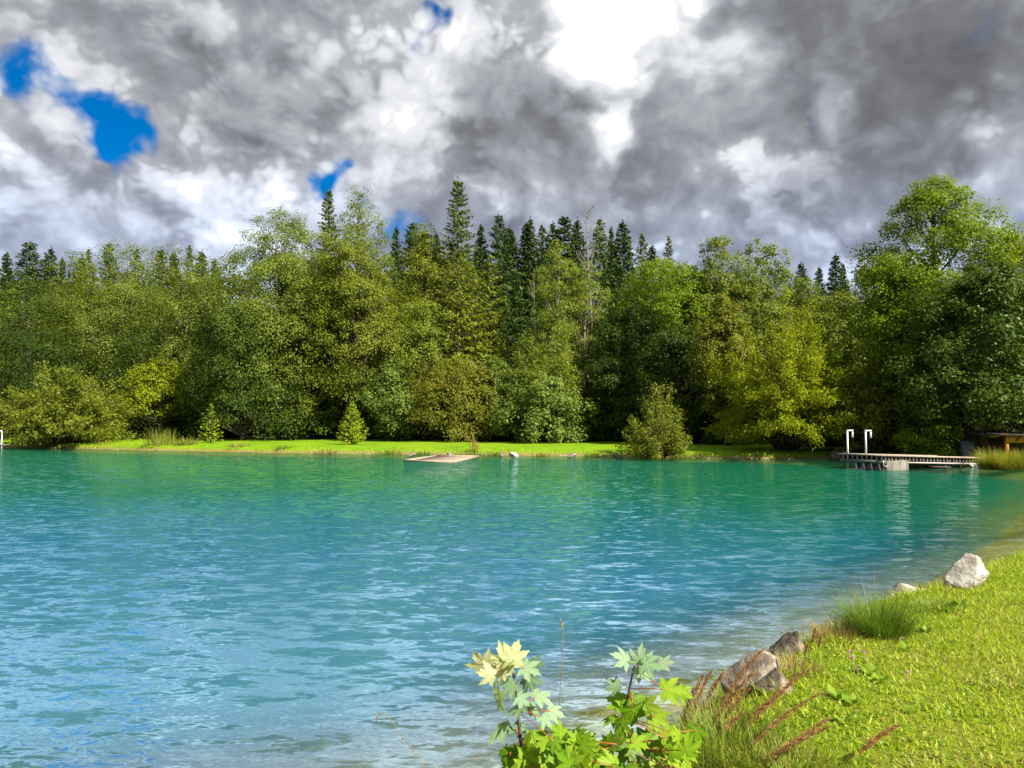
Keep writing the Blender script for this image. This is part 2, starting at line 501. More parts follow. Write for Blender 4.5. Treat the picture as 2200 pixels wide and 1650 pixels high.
# ground: pond bed, bank soil, lawn, forest floor - one sheet, told apart by real position
def ground_mat():
    m, t = new_mat('ground_cover')
    pos = t.n('ShaderNodeTexCoord').outputs['Object']
    a = t.n('ShaderNodeAttribute'); a.attribute_name = 'shore'
    b = t.n('ShaderNodeAttribute'); b.attribute_name = 'wood'
    d = t.m('ADD', a.outputs['Fac'], t.m('MULTIPLY_ADD', t.noise(pos, 1.6, 5, .6), 0.5, -0.25))
    z = t.xyz(pos)[2]
    y = t.xyz(pos)[1]
    n1 = t.noise(pos, 0.9, 6, .6); n2 = t.noise(pos, 14.0, 5, .65); n3 = t.noise(pos, 0.22, 4, .55)
    bed = t.ramp(t.m('ADD', t.m('MULTIPLY', n2, .6), t.m('MULTIPLY', n1, .4)),
                 [(0.30, (.13, .125, .070)), (0.48, (.32, .31, .19)), (0.62, (.54, .52, .37)), (0.75, (.70, .68, .55))])
    vo = t.n('ShaderNodeTexVoronoi', feature='F1')
    t.put(vo.inputs['Vector'], pos); vo.inputs['Scale'].default_value = 5.5
    bed = t.mix(t.rng(vo.outputs['Distance'], .10, .32, 0.45, 0.0), bed, c4((.56, .53, .45)))
    soil = t.ramp(n2, [(0.3, (.12, .085, .03)), (0.7, (.30, .22, .08))])
    far = t.rng(y, 14.0, 24.0)
    lawn = t.ramp(t.m('ADD', t.m('MULTIPLY', n1, .45), t.m('MULTIPLY', n3, .55)),
                  [(0.28, (.080, .180, .005)), (0.5, (.145, .265, .006)), (0.72, (.225, .305, .010))])
    fine = t.ramp(t.noise(pos, 9.0, 4, .7), [(0.3, (.72, .80, .8)), (0.65, (1.12, 1.08, 1.0))])
    lawn = t.mix(1.0, lawn, fine, 'MULTIPLY')
    near_l = t.ramp(n1, [(0.3, (.18, .20, .020)), (0.7, (.095, .145, .008))])  # turf base kept dark: shade between the blades put into its colour
    lawn = t.mix(far, near_l, lawn)
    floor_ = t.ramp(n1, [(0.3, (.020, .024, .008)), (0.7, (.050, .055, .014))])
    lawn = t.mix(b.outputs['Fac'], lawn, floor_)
    col = t.mix(t.rng(d, -0.15, 0.12), bed, soil)
    col = t.mix(t.rng(d, 0.10, 0.55), col, lawn)
    p = t.n('ShaderNodeBsdfPrincipled')
    t.put(p.inputs['Base Color'], col)
    p.inputs['Roughness'].default_value = 0.95
    p.inputs['Specular IOR Level'].default_value = 0.1
    bp = t.n('ShaderNodeBump'); bp.inputs['Strength'].default_value = 0.5; bp.inputs['Distance'].default_value = 0.03
    t.put(bp.inputs['Height'], n2)
    t.t.links.new(bp.outputs[0], p.inputs['Normal'])
    finish(t, p.outputs[0])
    return m
M['ground'] = ground_mat()

def water_mat():
    m, t = new_mat('pond_water')
    pos = t.n('ShaderNodeTexCoord').outputs['Object']
    px = t.xyz(pos)
    a = t.n('ShaderNodeAttribute'); a.attribute_name = 'deep'
    deep = a.outputs['Fac']
    # wind ripples: crests run roughly across the pond
    mp = t.n('ShaderNodeMapping'); mp.vector_type = 'POINT'
    t.put(mp.inputs['Vector'], pos)
    mp.inputs['Rotation'].default_value = (0, 0, R(-24))
    mp.inputs['Scale'].default_value = (0.40, 1.0, 1.0)
    w = mp.outputs[0]
    c1 = t.v('SUBTRACT', t.noise(w, 8.5, 2.0, 0.5, 0.6, out='Color'), (.5, .5, .5))
    c2 = t.v('SUBTRACT', t.noise(w, 22.0, 1.0, 0.55, 0.4, out='Color'), (.5, .5, .5))
    c3 = t.v('SUBTRACT', t.noise(w, 4.0, 1.0, 0.5, 0.3, out='Color'), (.5, .5, .5))
    gust = t.m('MULTIPLY', t.rng(t.noise(pos, 0.07, 3, .5), 0.35, 0.65, 0.7, 1.15), t.rng(px[1], 12.0, 34.0, 1.0, 1.6))
    s = t.v('ADD', t.v('ADD', t.v('SCALE', c1, scale=0.62), t.v('SCALE', c2, scale=0.34)), t.v('SCALE', c3, scale=0.42))
    s = t.v('SCALE', t.v('MULTIPLY', s, (0.7, 1.0, 0.0)), scale=gust)
    N = t.v('NORMALIZE', t.v('ADD', s, (0.0, 0.0, 1.0)))
    # emerald far, teal, blue near: tree and sky reflections put into the water colour
    big = t.m('MULTIPLY_ADD', t.noise(pos, 0.10, 3, .5), 8.0, -4.0)
    yy = t.m('ADD', px[1], big)
    yy = t.m('ADD', yy, t.m('MULTIPLY', t.m('MAXIMUM', px[0], 0.0), 1.0))
    f = t.m('DIVIDE', yy, 60.0, clamp=True)
    body = t.ramp(f, [(0.0, (.085, .250, .370)), (0.11, (.048, .200, .330)), (0.20, (.024, .160, .290)), (0.31, (.008, .136, .185)), (0.40, (.002, .120, .092)),
                      (0.50, (.001, .112, .066)), (1.0, (.0005, .092, .044))])
    edge = t.m('ADD', deep, t.m('MULTIPLY_ADD', t.noise(pos, 1.2, 3, .5), 0.16, -0.08))     # > 0 in the deep part
    e_near = t.rng(px[1], 26.0, 14.0)
    pale = t.mix(t.rng(edge, 0.0, 1.3), c4((.22, .32, .44)), body)
    body = t.mix(t.rng(px[1], 13.0, 6.0), body, pale)
    db = t.n('ShaderNodeBsdfDiffuse')
    t.put(db.inputs[0], body)
    tr = t.n('ShaderNodeBsdfTransparent')
    t.put(tr.inputs[0], t.mix(e_near, c4((.62, .74, .42)), c4((.84, .88, .66))))
    op_near = t.m('MULTIPLY_ADD', t.rng(edge, 0.0, 2.2), 0.56, 0.38)
    op = t.m('MULTIPLY', t.rng(edge, -0.05, 0.06), op_near)
    op_far = t.rng(edge, -0.9, 1.2, 0.30, 1.0)
    op = t.m('ADD', t.m('MULTIPLY', op, e_near), t.m('MULTIPLY', op_far, t.m('SUBTRACT', 1.0, e_near)))
    mx = t.n('ShaderNodeMixShader')
    t.put(mx.inputs[0], op)
    t.t.links.new(tr.outputs[0], mx.inputs[1]); t.t.links.new(db.outputs[0], mx.inputs[2])
    gl = t.n('ShaderNodeBsdfGlossy')
    gl.inputs['Roughness'].default_value = 0.04
    gl.inputs['Color'].default_value = (0.66, 0.90, 1.0, 1)
    t.t.links.new(N, gl.inputs['Normal'])
    fr = t.n('ShaderNodeFresnel'); fr.inputs['IOR'].default_value = 1.33
    t.t.links.new(N, fr.inputs['Normal'])
    ms = t.n('ShaderNodeMixShader')
    t.put(ms.inputs[0], t.m('MULTIPLY', t.m('MINIMUM', fr.outputs[0], 0.5), 1.0))
    t.t.links.new(mx.outputs[0], ms.inputs[1]); t.t.links.new(gl.outputs[0], ms.inputs[2])
    finish(t, ms.outputs[0])
    return m
M['water'] = water_mat()

# ------------------------------------------------------------------ ground and water sheets
def polar(radii, angles):
    r = np.asarray(radii)[:, None]; a = np.asarray(angles)[None, :]
    x = (r * np.sin(a)).ravel(); y = (r * np.cos(a)).ravel()
    na, nr = a.size, r.size
    i = np.arange(nr - 1)[:, None] * na; j = np.arange(na)[None, :]; j2 = (j + 1) % na
    q = np.stack([i + j, i + j2, i + na + j2, i + na + j], -1).reshape(-1, 4)[:, ::-1]
    return x, y, q

def build_ground():
    radii = np.concatenate([np.geomspace(0.4, 2.5, 18, endpoint=False), np.geomspace(2.5, 16, 190, endpoint=False),
                            np.geomspace(16, 31, 60, endpoint=False), np.arange(31, 90, 0.35), np.geomspace(90, 1600, 60)])
    angles = np.concatenate([np.radians(np.arange(-46, 46, 0.32)), np.radians(np.arange(46, 314, 2.0))])
    x, y, q = polar(radii, angles)
    z = ground(x, y)
    d = sdist(np.stack([x, y], 1), POND)
    mb = MB(); mb.add(np.stack([x, y, z], 1), q)
    c = len(x)
    mb.add([[0, 0, gz(0, 0)]], None, None)
    na = len(angles)
    mb.Ft.append(np.stack([np.full(na, c), (np.arange(na) + 1) % na, np.arange(na)], 1))
    o = mb.build('ground', M['ground'], smooth=True)
    me = o.data
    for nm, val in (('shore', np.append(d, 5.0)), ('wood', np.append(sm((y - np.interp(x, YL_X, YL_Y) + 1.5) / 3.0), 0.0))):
        at_ = me.attributes.new(nm, 'FLOAT', 'POINT')
        at_.data.foreach_set('value', val.astype(np.float32))
    tag(o, kind='structure')

def build_water():
    radii = np.concatenate([np.geomspace(1.5, 16, 150, endpoint=False), np.geomspace(16, 190, 130)])
    angles = np.concatenate([np.radians(np.arange(-50, 50, 0.35)), np.radians(np.arange(50, 310, 2.5))])
    x, y, q = polar(radii, angles)
    p = np.stack([x, y], 1)
    d = sdist(p, POND)
    keep = (d[q] < 0.9).any(1)
    q = q[keep]
    used = np.unique(q)
    idx = np.full(len(x), -1); idx[used] = np.arange(len(used))
    mb = MB(); mb.add(np.stack([x, y, np.zeros_like(x)], 1)[used], idx[q])
    o = mb.build('water', M['water'])
    at_ = o.data.attributes.new('deep', 'FLOAT', 'POINT')
    at_.data.foreach_set('value', (-sdist(p[used], DEEP)).astype(np.float32))
    tag(o, kind='structure')

build_ground()
build_water()

# ------------------------------------------------------------------ foliage generators
def leaf_quads(C, nrm, up, L, W, lv, mb, bend=0.0):
    """diamond leaves: centre C, normal nrm, long axis up (made perpendicular)"""
    nrm = unit(nrm)
    up = up - nrm * (up * nrm).sum(1, keepdims=True)
    up = unit(up)
    sd = np.cross(nrm, up)
    L = np.asarray(L)[:, None]; W = np.asarray(W)[:, None]
    v = np.stack([C - up * L * 0.5, C + sd * W * 0.5 + up * L * 0.08, C + up * L * 0.5 - nrm * L * bend, C - sd * W * 0.5 + up * L * 0.08], 1)
    n = len(C)
    q = np.arange(n * 4).reshape(n, 4)
    mb.add(v.reshape(-1, 3), q, lv=np.repeat(np.clip(lv, 0, 1), 4))

def rdir(rng, n):
    v = rng.normal(size=(n, 3))
    return unit(v)

PROF = {
    'round':  [(0, .35), (.12, .70), (.3, .95), (.5, 1.0), (.7, .86), (.87, .55), (1, .14)],
    'tall':   [(0, .45), (.15, .80), (.35, 1.0), (.55, .92), (.75, .68), (.9, .38), (1, .08)],
    'full':   [(0, .85), (.1, .95), (.3, 1.0), (.55, .95), (.75, .78), (.9, .48), (1, .12)],
    'column': [(0, .7), (.2, 1.0), (.5, .9), (.75, .75), (.9, .45), (1, .08)],
    'cone':   [(0, .9), (.15, 1.0), (.4, .85), (.65, .58), (.85, .30), (1, .05)],
    'dome':   [(0, .9), (.2, 1.0), (.45, 1.0), (.7, .90), (.88, .66), (1, .30)],
}

def broadleaf(seed, H, W, prof='round', base=0.15, nclump=80, nleaf=20000, leaf=0.26, csize=0.12, open_=0.0, trunk_r=None, lean=0.0, wisp=0.06, drop=0.0, barkm='bark', aspect=0.62):
    rng = np.random.default_rng(seed)
    pr = PROF[prof]
    tt, rr = np.array([p[0] for p in pr]), np.array([p[1] for p in pr])
    z0, ch = H * base, H * (1 - base)
    nleaf = int(nleaf * 1.75); leaf = leaf * 0.74
    ph = rng.uniform(0, 6.28, 6)
    def axis(t):
        return np.stack([W * (0.05 * np.sin(t * 4 + ph[0]) + lean * t), W * 0.05 * np.sin(t * 3.3 + ph[1]), z0 + t * ch], -1)
    def radius(t, a):
        lump = 1 + 0.13 * np.sin(2 * a + ph[2] + 5 * t) + 0.10 * np.sin(5 * a + ph[3] - 9 * t) + 0.08 * np.sin(11 * t + ph[4] + a)
        return W * 0.5 * np.interp(t, tt, rr) * lump
    # boughs: big lobes round the axis, each carrying many leaf clumps
    cs0 = float(np.clip(W * 0.085, 0.30, 1.05))
    nl = int(9 + 5.5 * ch / W)
    tl = (np.arange(nl) + rng.uniform(0.1, 0.9, nl)) / nl
    al = np.arange(nl) * 2.4 + rng.uniform(-.5, .5, nl)
    lr = W * rng.uniform(0.20, 0.30, nl) * (0.45 + 0.55 * np.interp(tl, tt, rr))
    fl = np.clip(radius(tl, al) - lr * 0.95, 0, None)
    LC = axis(tl) + np.stack([np.cos(al) * fl, np.sin(al) * fl, -drop * fl], -1)
    LC[:, 2] = np.minimum(LC[:, 2], H - lr * 0.92)
    xt = rng.uniform(.62, .90, 6); xa = rng.uniform(0, 6.28, 6); xf = rng.uniform(0, .55, 6) * np.interp(xt, tt, rr) * W * .5
    xl = W * rng.uniform(.13, .19, 6) * (0.45 + 0.55 * np.interp(xt, tt, rr))
    LC = np.concatenate([axis(xt) + np.stack([np.cos(xa) * xf, np.sin(xa) * xf, np.zeros(6)], -1), LC]); lr = np.concatenate([xl, lr])
    LC[:6, 2] = np.minimum(LC[:6, 2], H - xl * .95)
    nl += 6
    LC[-1] = axis(np.array([0.5]))[0] * 0 + axis(np.array([.97]))[0]; lr[-1] = W * .13 * (0.6 + rr[-1]); LC[-1, 2] = H - lr[-1]
    n1 = int(1.5 * (4 * math.pi * lr ** 2).sum() * 0.5 / (math.pi * cs0 ** 2) * (1 - open_))
    kl = rng.choice(nl, n1, p=lr ** 2 / (lr ** 2).sum())
    dl = rdir(rng, n1)
    ol = unit(np.concatenate([(LC - axis(np.clip((LC[:, 2] - z0) / ch, 0, 1)))[:, :2], np.full((nl, 1), .25 * W)], 1))
    fx = (dl * ol[kl]).sum(1) < -0.15
    dl[fx] *= -1
    C1 = LC[kl] + dl * (lr[kl] * rng.uniform(0.72, 1.05, n1))[:, None] * np.array([1, 1, .85])
    # and clumps that fill the envelope between the boughs
    n2 = int(0.22 * n1)
    cand = rng.uniform(0, 1, n2 * 6)
    wgt = np.interp(cand, tt, rr) + 0.05
    t = rng.choice(cand, n2, p=wgt / wgt.sum())
    a = rng.uniform(0, 2 * math.pi, n2)
    f2 = rng.beta(2.6, 1.3, n2) * radius(t, a) * 0.9
    C2 = axis(t) + np.stack([np.cos(a) * f2, np.sin(a) * f2, np.zeros(n2)], -1)
    C = np.concatenate([C1, C2])
    nclump = len(C)
    cs = cs0 * rng.uniform(0.55, 1.35, nclump) * np.clip(1.15 - 0.5 * (C[:, 2] / H) ** 3, .5, 1.2)
    C[:, 2] = np.maximum(C[:, 2], cs * 0.4 + 0.1)
    C[:, 2] = np.minimum(C[:, 2], H - cs * 0.35)
    # leaves
    mb = MB()
    wq = cs ** 2; wq /= wq.sum()
    k = rng.choice(nclump, nleaf, p=wq)
    dirs = rdir(rng, nleaf)
    ax_c = axis(np.clip((C[:, 2] - z0) / ch, 0, 1))
    outc = unit(np.concatenate([(C - ax_c)[:, :2], np.full((nclump, 1), 0.35 * W * 0.5)], 1))
    # most leaves sit on the outward, upper skin of their clump
    flip = ((dirs * outc[k]).sum(1) < 0) & (rng.random(nleaf) < 0.55)
    dirs[flip] *= -1
    rr_ = rng.random(nleaf) ** (1 / 3.2)
    # ragged clumps: radius varies with direction
    rag = 1 + 0.28 * np.sin(dirs[:, 0] * 7 + k * 1.7) * np.sin(dirs[:, 1] * 6 + k * 2.3) + 0.2 * np.sin(dirs[:, 2] * 9 + k)
    off = dirs * (rr_ * rag * cs[k])[:, None] * np.array([1.0, 1.0, aspect + 0.12])
    p = C[k] + off
    st = rng.random(nleaf) < wisp
    p[st] += dirs[st] * (cs[k][st] * rng.uniform(0.2, 0.8, st.sum()))[:, None] * np.array([1, 1, 0.9])
    p[:, 2] = np.maximum(p[:, 2], 0.05)
    nrm = dirs * 0.55 + outc[k] * 0.35 + np.array([0, 0, 0.50]) + rng.normal(size=(nleaf, 3)) * 0.38
    upv = dirs * 0.5 + rng.normal(size=(nleaf, 3)) * 0.8 + np.array([0, 0, -0.5])
    L = leaf * rng.uniform(0.6, 1.3, nleaf)
    lv = rng.uniform(0.15, 0.85, nclump)[k] * 0.68 + rng.random(nleaf) * 0.32
    leaf_quads(p, nrm, upv, L, L * aspect, lv, mb, 0.12)
    # trunk and limbs
    tb = MB()
    tr = trunk_r or (0.012 * H + 0.05)
    nt = 9
    ts = np.linspace(0, 0.86, nt)
    tp = axis(np.clip((ts * H - z0) / ch, 0, 1))
    tp[:, 2] = ts * H
    low = ts * H < z0
    tp[low, :2] = axis(np.zeros(1))[0, :2] * (ts[low] * H / max(z0, 1e-3))[:, None]
    tp[0, 2] = -0.15
    rads = tr * (1 - ts * 0.98) ** 0.8
    rads[0] *= 1.35
    tb.tube(tp, rads, 8)
    nb = min(nclump, 60)
    for i in rng.choice(nclump, nb, replace=False):
        zc = C[i, 2]
        zs = max(z0 * 0.7, zc - (0.25 + 0.9 * rng.random()) * np.hypot(*(C[i, :2] - axis(np.clip((zc - z0) / ch, 0, 1))[:2])) - 0.08 * H)
        zs = min(zs, H * 0.82)
        s = np.array([np.interp(zs, tp[:, 2], tp[:, q]) for q in (0, 1)] + [zs])
        e = C[i]
        mid = s * 0.45 + e * 0.55 + np.array([0, 0, -0.06 * np.linalg.norm(e - s)]) + rng.normal(size=3) * 0.03 * np.linalg.norm(e - s)
        r0 = np.interp(zs, tp[:, 2], rads) * 0.5
        tb.tube([s, s * 0.75 + mid * 0.25 + rng.normal(size=3) * 0.02, mid, e], [r0, r0 * .8, r0 * .5, r0 * .12], 5)
    return mb, tb

def shrub(seed, H, W, nstem=70, nleaf=9000, leaf=0.20, narrow=0.32, base_w=0.12, spray=0.34, up=0.6, low=0.15, prof=None):
    """many-stemmed bush or willow: arching stems, narrow leaves along their outer two thirds"""
    rng = np.random.default_rng(seed)
    mb, tb = MB(), MB()
    per = max(20, nleaf // nstem)
    for i in range(nstem):
        a = rng.uniform(0, 2 * math.pi)
        u = rng.random()
        el = math.asin(low + (1 - low) * u) if rng.random() < 0.75 else rng.uniform(0.05, 0.6)
        k = rng.uniform(0.72, 1.0) * (1 + 0.16 * math.sin(3 * a + seed) + 0.08 * math.sin(7 * a + 2 * seed))
        hr = math.cos(el) ** 0.8 * W * 0.5 * k
        e = np.array([math.cos(a) * hr, math.sin(a) * hr, math.sin(el) * H * k * (0.94 if u < .9 else 1.04)])
        b = np.array([math.cos(a), math.sin(a), 0]) * rng.uniform(0, base_w) * W * 0.5
        b[2] = -0.05
        s = np.linspace(0, 1, 7)[:, None]
        ctrl = b * 0.4 + e * 0.6 + np.array([0, 0, 0.22 * H * up * (1 - math.sin(el)) + 0.02 * H]) - np.array([e[0], e[1], 0]) * 0.12
        pts = (1 - s) ** 2 * b + 2 * s * (1 - s) * ctrl + s ** 2 * e
        pts[1:-1] += rng.normal(size=(5, 3)) * 0.012 * H
        pts[:, 2] = np.maximum(pts[:, 2], -0.05)
        r0 = 0.006 * H + 0.01
        tb.tube(pts, np.linspace(r0, r0 * .15, 7), 4)
        q = rng.beta(2.2, 1.1, per) * 0.76 + 0.26
        seg = np.clip((q * 6), 0, 5.999)
        ii = np.minimum(seg.astype(int), 5)
        p = pts[ii] + (pts[ii + 1] - pts[ii]) * (seg - ii)[:, None]
        dr = unit(pts[ii + 1] - pts[ii])
        sc = spray * (1.15 - 0.5 * q)[:, None]
        off = rng.normal(size=(per, 3)) * sc * np.array([1, 1, .8])
        p = p + off
        p[:, 2] = np.maximum(p[:, 2], 0.04)
        upv = dr + unit(off) * 0.8 + rng.normal(size=(per, 3)) * 0.35
        nrm = rng.normal(size=(per, 3)) * 0.7 + np.array([0, 0, .6]) + unit(off) * 0.5
        L = leaf * rng.uniform(0.6, 1.35, per)
        leaf_quads(p, nrm, upv, L, L * narrow, rng.uniform(.1, .9) * 0.55 + rng.random(per) * 0.45, mb, 0.15)
    return mb, tb

def conifer(seed, H, W, step=0.42, base=0.08, needle=0.42, droop=0.30, power=0.85, nper=7, gap=0.1, thin=0.11, spray=10, trunk_r=None):
    rng = np.random.default_rng(seed)
    mb, tb = MB(), MB()
    tr = trunk_r or (0.010 * H + 0.02)
    tb.tube([(0, 0, -0.15), (0, 0, H * .5), (0, 0, H * .97)], [tr * 1.2, tr * .6, tr * .08], 7)
    z = H * base
    while z < H * 0.985:
        t = (z - H * base) / (H * (1 - base))
        Lm = W * 0.5 * (1 - t) ** power * (0.8 + 0.2 * min(1, t * 8)) + 0.05 * W * (1 - t) + 0.10
        a0 = rng.uniform(0, 6.28)
        n = max(3, int(nper * (0.65 + 0.35 * (1 - t)) + 0.5))
        for j in range(n):
            if rng.random() < gap:
                continue
            a = a0 + j * 2 * math.pi / n + rng.normal() * 0.25
            L = Lm * rng.uniform(0.72, 1.18)
            d = np.array([math.cos(a), math.sin(a), 0.0])
            side = np.array([-d[1], d[0], 0.0])
            sl0 = 0.25 * t + 0.05 - droop * (1 - t)
            s = np.linspace(0, 1, 5)[:, None]
            pts = np.array([0, 0, z + rng.normal() * step * .3]) + d * L * s + np.array([0, 0, 1.0]) * (sl0 * L * s + 0.22 * L * (s ** 2 - 0.6 * s) )
            if L > 0.5:
                tb.tube(pts, np.linspace(0.012 * L + .008, .004, 5), 3)
            m = max(5, int(spray * (0.5 + L / (W * .5) * 1.0)))
            q = 0.12 + 0.88 * rng.random(m) ** 0.75
            seg = np.clip(q * 4, 0, 3.999); ii = seg.astype(int)
            p = pts[ii] + (pts[ii + 1] - pts[ii]) * (seg - ii)[:, None]
            wdt = (0.30 * L * (1 - q * 0.75))
            sgn = rng.uniform(-1, 1, m)
            p = p + side * (sgn * wdt)[:, None] + np.array([0, 0, -1.0]) * (np.abs(sgn) * wdt * 0.35 + rng.random(m) * needle * .25)[:, None]
            upv = d * 0.9 + side * sgn[:, None] * 0.9 + np.array([0, 0, -0.35]) + rng.normal(size=(m, 3)) * 0.22
            nrm = np.array([0, 0, 1.0]) + rng.normal(size=(m, 3)) * 0.45 + d * 0.25
            Ln = needle * rng.uniform(0.6, 1.25, m) * (0.55 + 0.45 * (1 - t))
            leaf_quads(p, nrm, upv, Ln, Ln * 0.36, 0.2 * rng.random() + rng.random(m) * 0.55 + 0.25 * q, mb, 0.15)
        z += step * (1 - 0.45 * t) * rng.uniform(0.8, 1.2)
    # leader
    m = 26
    zz = rng.uniform(H * .9, H, m)
    aa = rng.uniform(0, 6.28, m)
    d = np.stack([np.cos(aa), np.sin(aa), np.full(m, 0.9)], 1)
    leaf_quads(np.stack([np.zeros(m), np.zeros(m), zz], 1) + d * 0.08, np.cross(d, rdir(rng, m)), d, np.full(m, needle * .55), np.full(m, needle * .14), rng.random(m), mb)
    return mb, tb

def bare_tree(seed, H, W, n=26, tr=None):
    rng = np.random.default_rng(seed)
    tb, tw = MB(), MB()
    tr = tr or 0.011 * H
    zs = np.linspace(0, 1, 8)
    tp = np.stack([0.03 * W * np.sin(zs * 5), 0.03 * W * np.sin(zs * 3 + 1), zs * H - 0.1], 1)
    tb.tube(tp, tr * (1 - zs * .95), 7)
    for i in range(n):
        z = H * rng.uniform(0.28, 0.97)
        a = rng.uniform(0, 6.28)
        t = z / H
        L = W * 0.5 * rng.uniform(0.45, 1.1) * (1.25 - t)
        s0 = np.array([np.interp(z, tp[:, 2], tp[:, 0]), np.interp(z, tp[:, 2], tp[:, 1]), z])
        d = np.array([math.cos(a), math.sin(a), rng.uniform(0.5, 1.4)]); d /= np.linalg.norm(d)
        pts = [s0 + d * L * s + np.array([0, 0, 0.18 * L * s * s]) + rng.normal(size=3) * 0.04 * L * s for s in np.linspace(0, 1, 5)]
        r0 = tr * (1 - t * .95) * 0.42 + 0.015
        tw.tube(pts, np.linspace(r0, 0.012, 5), 4)
        for j in range(6):
            k = rng.integers(1, 5)
            d2 = unit(d + rng.normal(size=3) * 0.6 + np.array([0, 0, .3]))
            l2 = L * rng.uniform(.18, .42)
            q = np.array(pts[k])
            tw.tube([q, q + d2 * l2 * .5 + rng.normal(size=3) * .03, q + d2 * l2 + np.array([0, 0, .1 * l2])], [0.018, 0.013, 0.008], 3)
    return tb, tw

def blades(mb, base, az, length, lean, bend, width, segs, lv, twist=None):
    base = np.asarray(base, float); n = len(base)
    s = np.linspace(0, 1, segs + 1)
    th = lean[:, None] + bend[:, None] * s[None, :]
    step = (length / segs)[:, None]
    hx = np.concatenate([np.zeros((n, 1)), np.cumsum(np.sin((th[:, 1:] + th[:, :-1]) / 2) * step, 1)], 1)
    hz = np.concatenate([np.zeros((n, 1)), np.cumsum(np.cos((th[:, 1:] + th[:, :-1]) / 2) * step, 1)], 1)
    c = base[:, None, :] + np.stack([np.cos(az)[:, None] * hx, np.sin(az)[:, None] * hx, hz], -1)
    tw = az + math.pi / 2 if twist is None else twist
    sd = np.stack([np.cos(tw), np.sin(tw), np.zeros(n)], 1)[:, None, :]
    w = (width[:, None] * (1 - s[None, :] ** 1.6) * 0.5)[:, :, None]
    l, r = c[:, :-1] - sd * w[:, :-1], c[:, :-1] + sd * w[:, :-1]
    V = np.concatenate([np.stack([l, r], 2).reshape(n, -1, 3), c[:, -1:, :]], 1)       # (n, 2*segs+1, 3)
    m = 2 * segs + 1
    o = (np.arange(n) * m)[:, None]
    if segs > 1:
        k = np.arange(segs - 1)[None, :] * 2
        q = np.stack([o + k, o + k + 1, o + k + 3, o + k + 2], -1).reshape(-1, 4)
    else:
        q = None
    t = np.concatenate([o + 2 * segs - 2, o + 2 * segs - 1, o + 2 * segs], 1)
    mb.add(V.reshape(-1, 3), q, t, lv=np.repeat(np.clip(lv, 0, 1), m))
# ------------------------------------------------------------------ trees
def root_at(name, px, py, Y, label, cat, group=None, rz=0.0):
    x = at(px, 900, Y)[0]
    z = gz(x, Y)
    return empty(name, (x, Y, z), label, cat, group, rz), at(px, py, Y)[2] - z

def tree(name, px, py, wpx, Y, mat, label, seed, group=None, barkm='bark', gen='b', cat='tree', **kw):
    r, H = root_at(name, px, py, Y, label, cat, group)
    W = wpx * Y / F
    if gen == 'b':
        mb, tb = broadleaf(seed, H, W, **kw)
    elif gen == 's':
        mb, tb = shrub(seed, H, W, **kw)
    else:
        mb, tb = conifer(seed, H, W, **kw)
    mb.build('foliage' if gen == 's' else 'crown', M[mat], r)
    tb.build('stems' if gen == 's' else 'trunk', M[barkm], r, smooth=True)
    return r

G_EDGE = 'broad-leaved trees along the far edge of the wood'
# --- left stretch of the wood edge
tree('broadleaf_tree', -70, 555, 260, 84, 'forest', 'dull green broad-leaved tree cut by the photo edge above the white rail', 11, G_EDGE, prof='full', base=.05, nleaf=15000)
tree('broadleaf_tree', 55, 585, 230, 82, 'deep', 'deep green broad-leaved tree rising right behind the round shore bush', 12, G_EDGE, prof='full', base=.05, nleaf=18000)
tree('broadleaf_tree', 165, 540, 240, 88, 'forest', 'broad tree with a dull olive crown behind and above the round shore bush', 13, G_EDGE, prof='dome', base=.05, nleaf=20000)
tree('broadleaf_tree', 262, 520, 250, 86, 'ash', 'grey-green domed tree touching the skyline above the small yellow tree', 14, G_EDGE, prof='dome', base=.06, nleaf=22000)
tree('broadleaf_tree', 372, 528, 230, 84, 'forest', 'dense domed tree between the grey-green dome and the tall ash', 15, G_EDGE, prof='dome', base=.06, nleaf=20000)
tree('broadleaf_tree', 438, 560, 190, 79, 'ash', 'lower grey-green tree tucked against the left side of the tall ash', 16, G_EDGE, prof='full', base=.06, nleaf=16000)
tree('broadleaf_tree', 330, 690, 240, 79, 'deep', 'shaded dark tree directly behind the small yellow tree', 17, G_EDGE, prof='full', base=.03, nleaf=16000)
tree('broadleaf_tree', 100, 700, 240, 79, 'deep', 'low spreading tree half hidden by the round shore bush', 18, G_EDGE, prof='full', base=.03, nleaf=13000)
tree('yellow_tree', 345, 768, 150, 75, 'yellow', 'small bright yellow-green tree with bare lower trunk on the far lawn', 19, prof='dome', base=.30, nclump=42, nleaf=9500, leaf=.24, csize=.16, trunk_r=.2)
# --- tall group left of centre
tree('ash_tree', 590, 452, 300, 76, 'ash', 'tall wide grey-green ash with a rounded top, left of the thin spruce', 21, G_EDGE, prof='dome', base=.06, nleaf=58000)
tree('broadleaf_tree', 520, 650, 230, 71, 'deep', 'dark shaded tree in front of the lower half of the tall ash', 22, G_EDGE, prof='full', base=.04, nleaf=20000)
tree('spruce_tree', 700, 404, 135, 79, 'sprucelit', 'thin spruce poking out of broad-leaved crowns beneath the blue gap in the clouds', 23, gen='c', step=.42, droop=.25, nper=9, spray=26, power=.72, needle=.5)
tree('ash_tree', 775, 403, 190, 77, 'ash', 'slender ash with a sparse feathery top and visible twigs against the blue sky', 24, G_EDGE, prof='tall', base=.16, nclump=90, nleaf=19000, csize=.105, wisp=.15)
tree('broadleaf_tree', 755, 520, 240, 72, 'olive', 'large olive tree with a straight trunk standing behind the bushy young spruce', 25, G_EDGE, prof='round', base=.16, nclump=110, nleaf=28000, csize=.10, trunk_r=.32, barkm='bark')
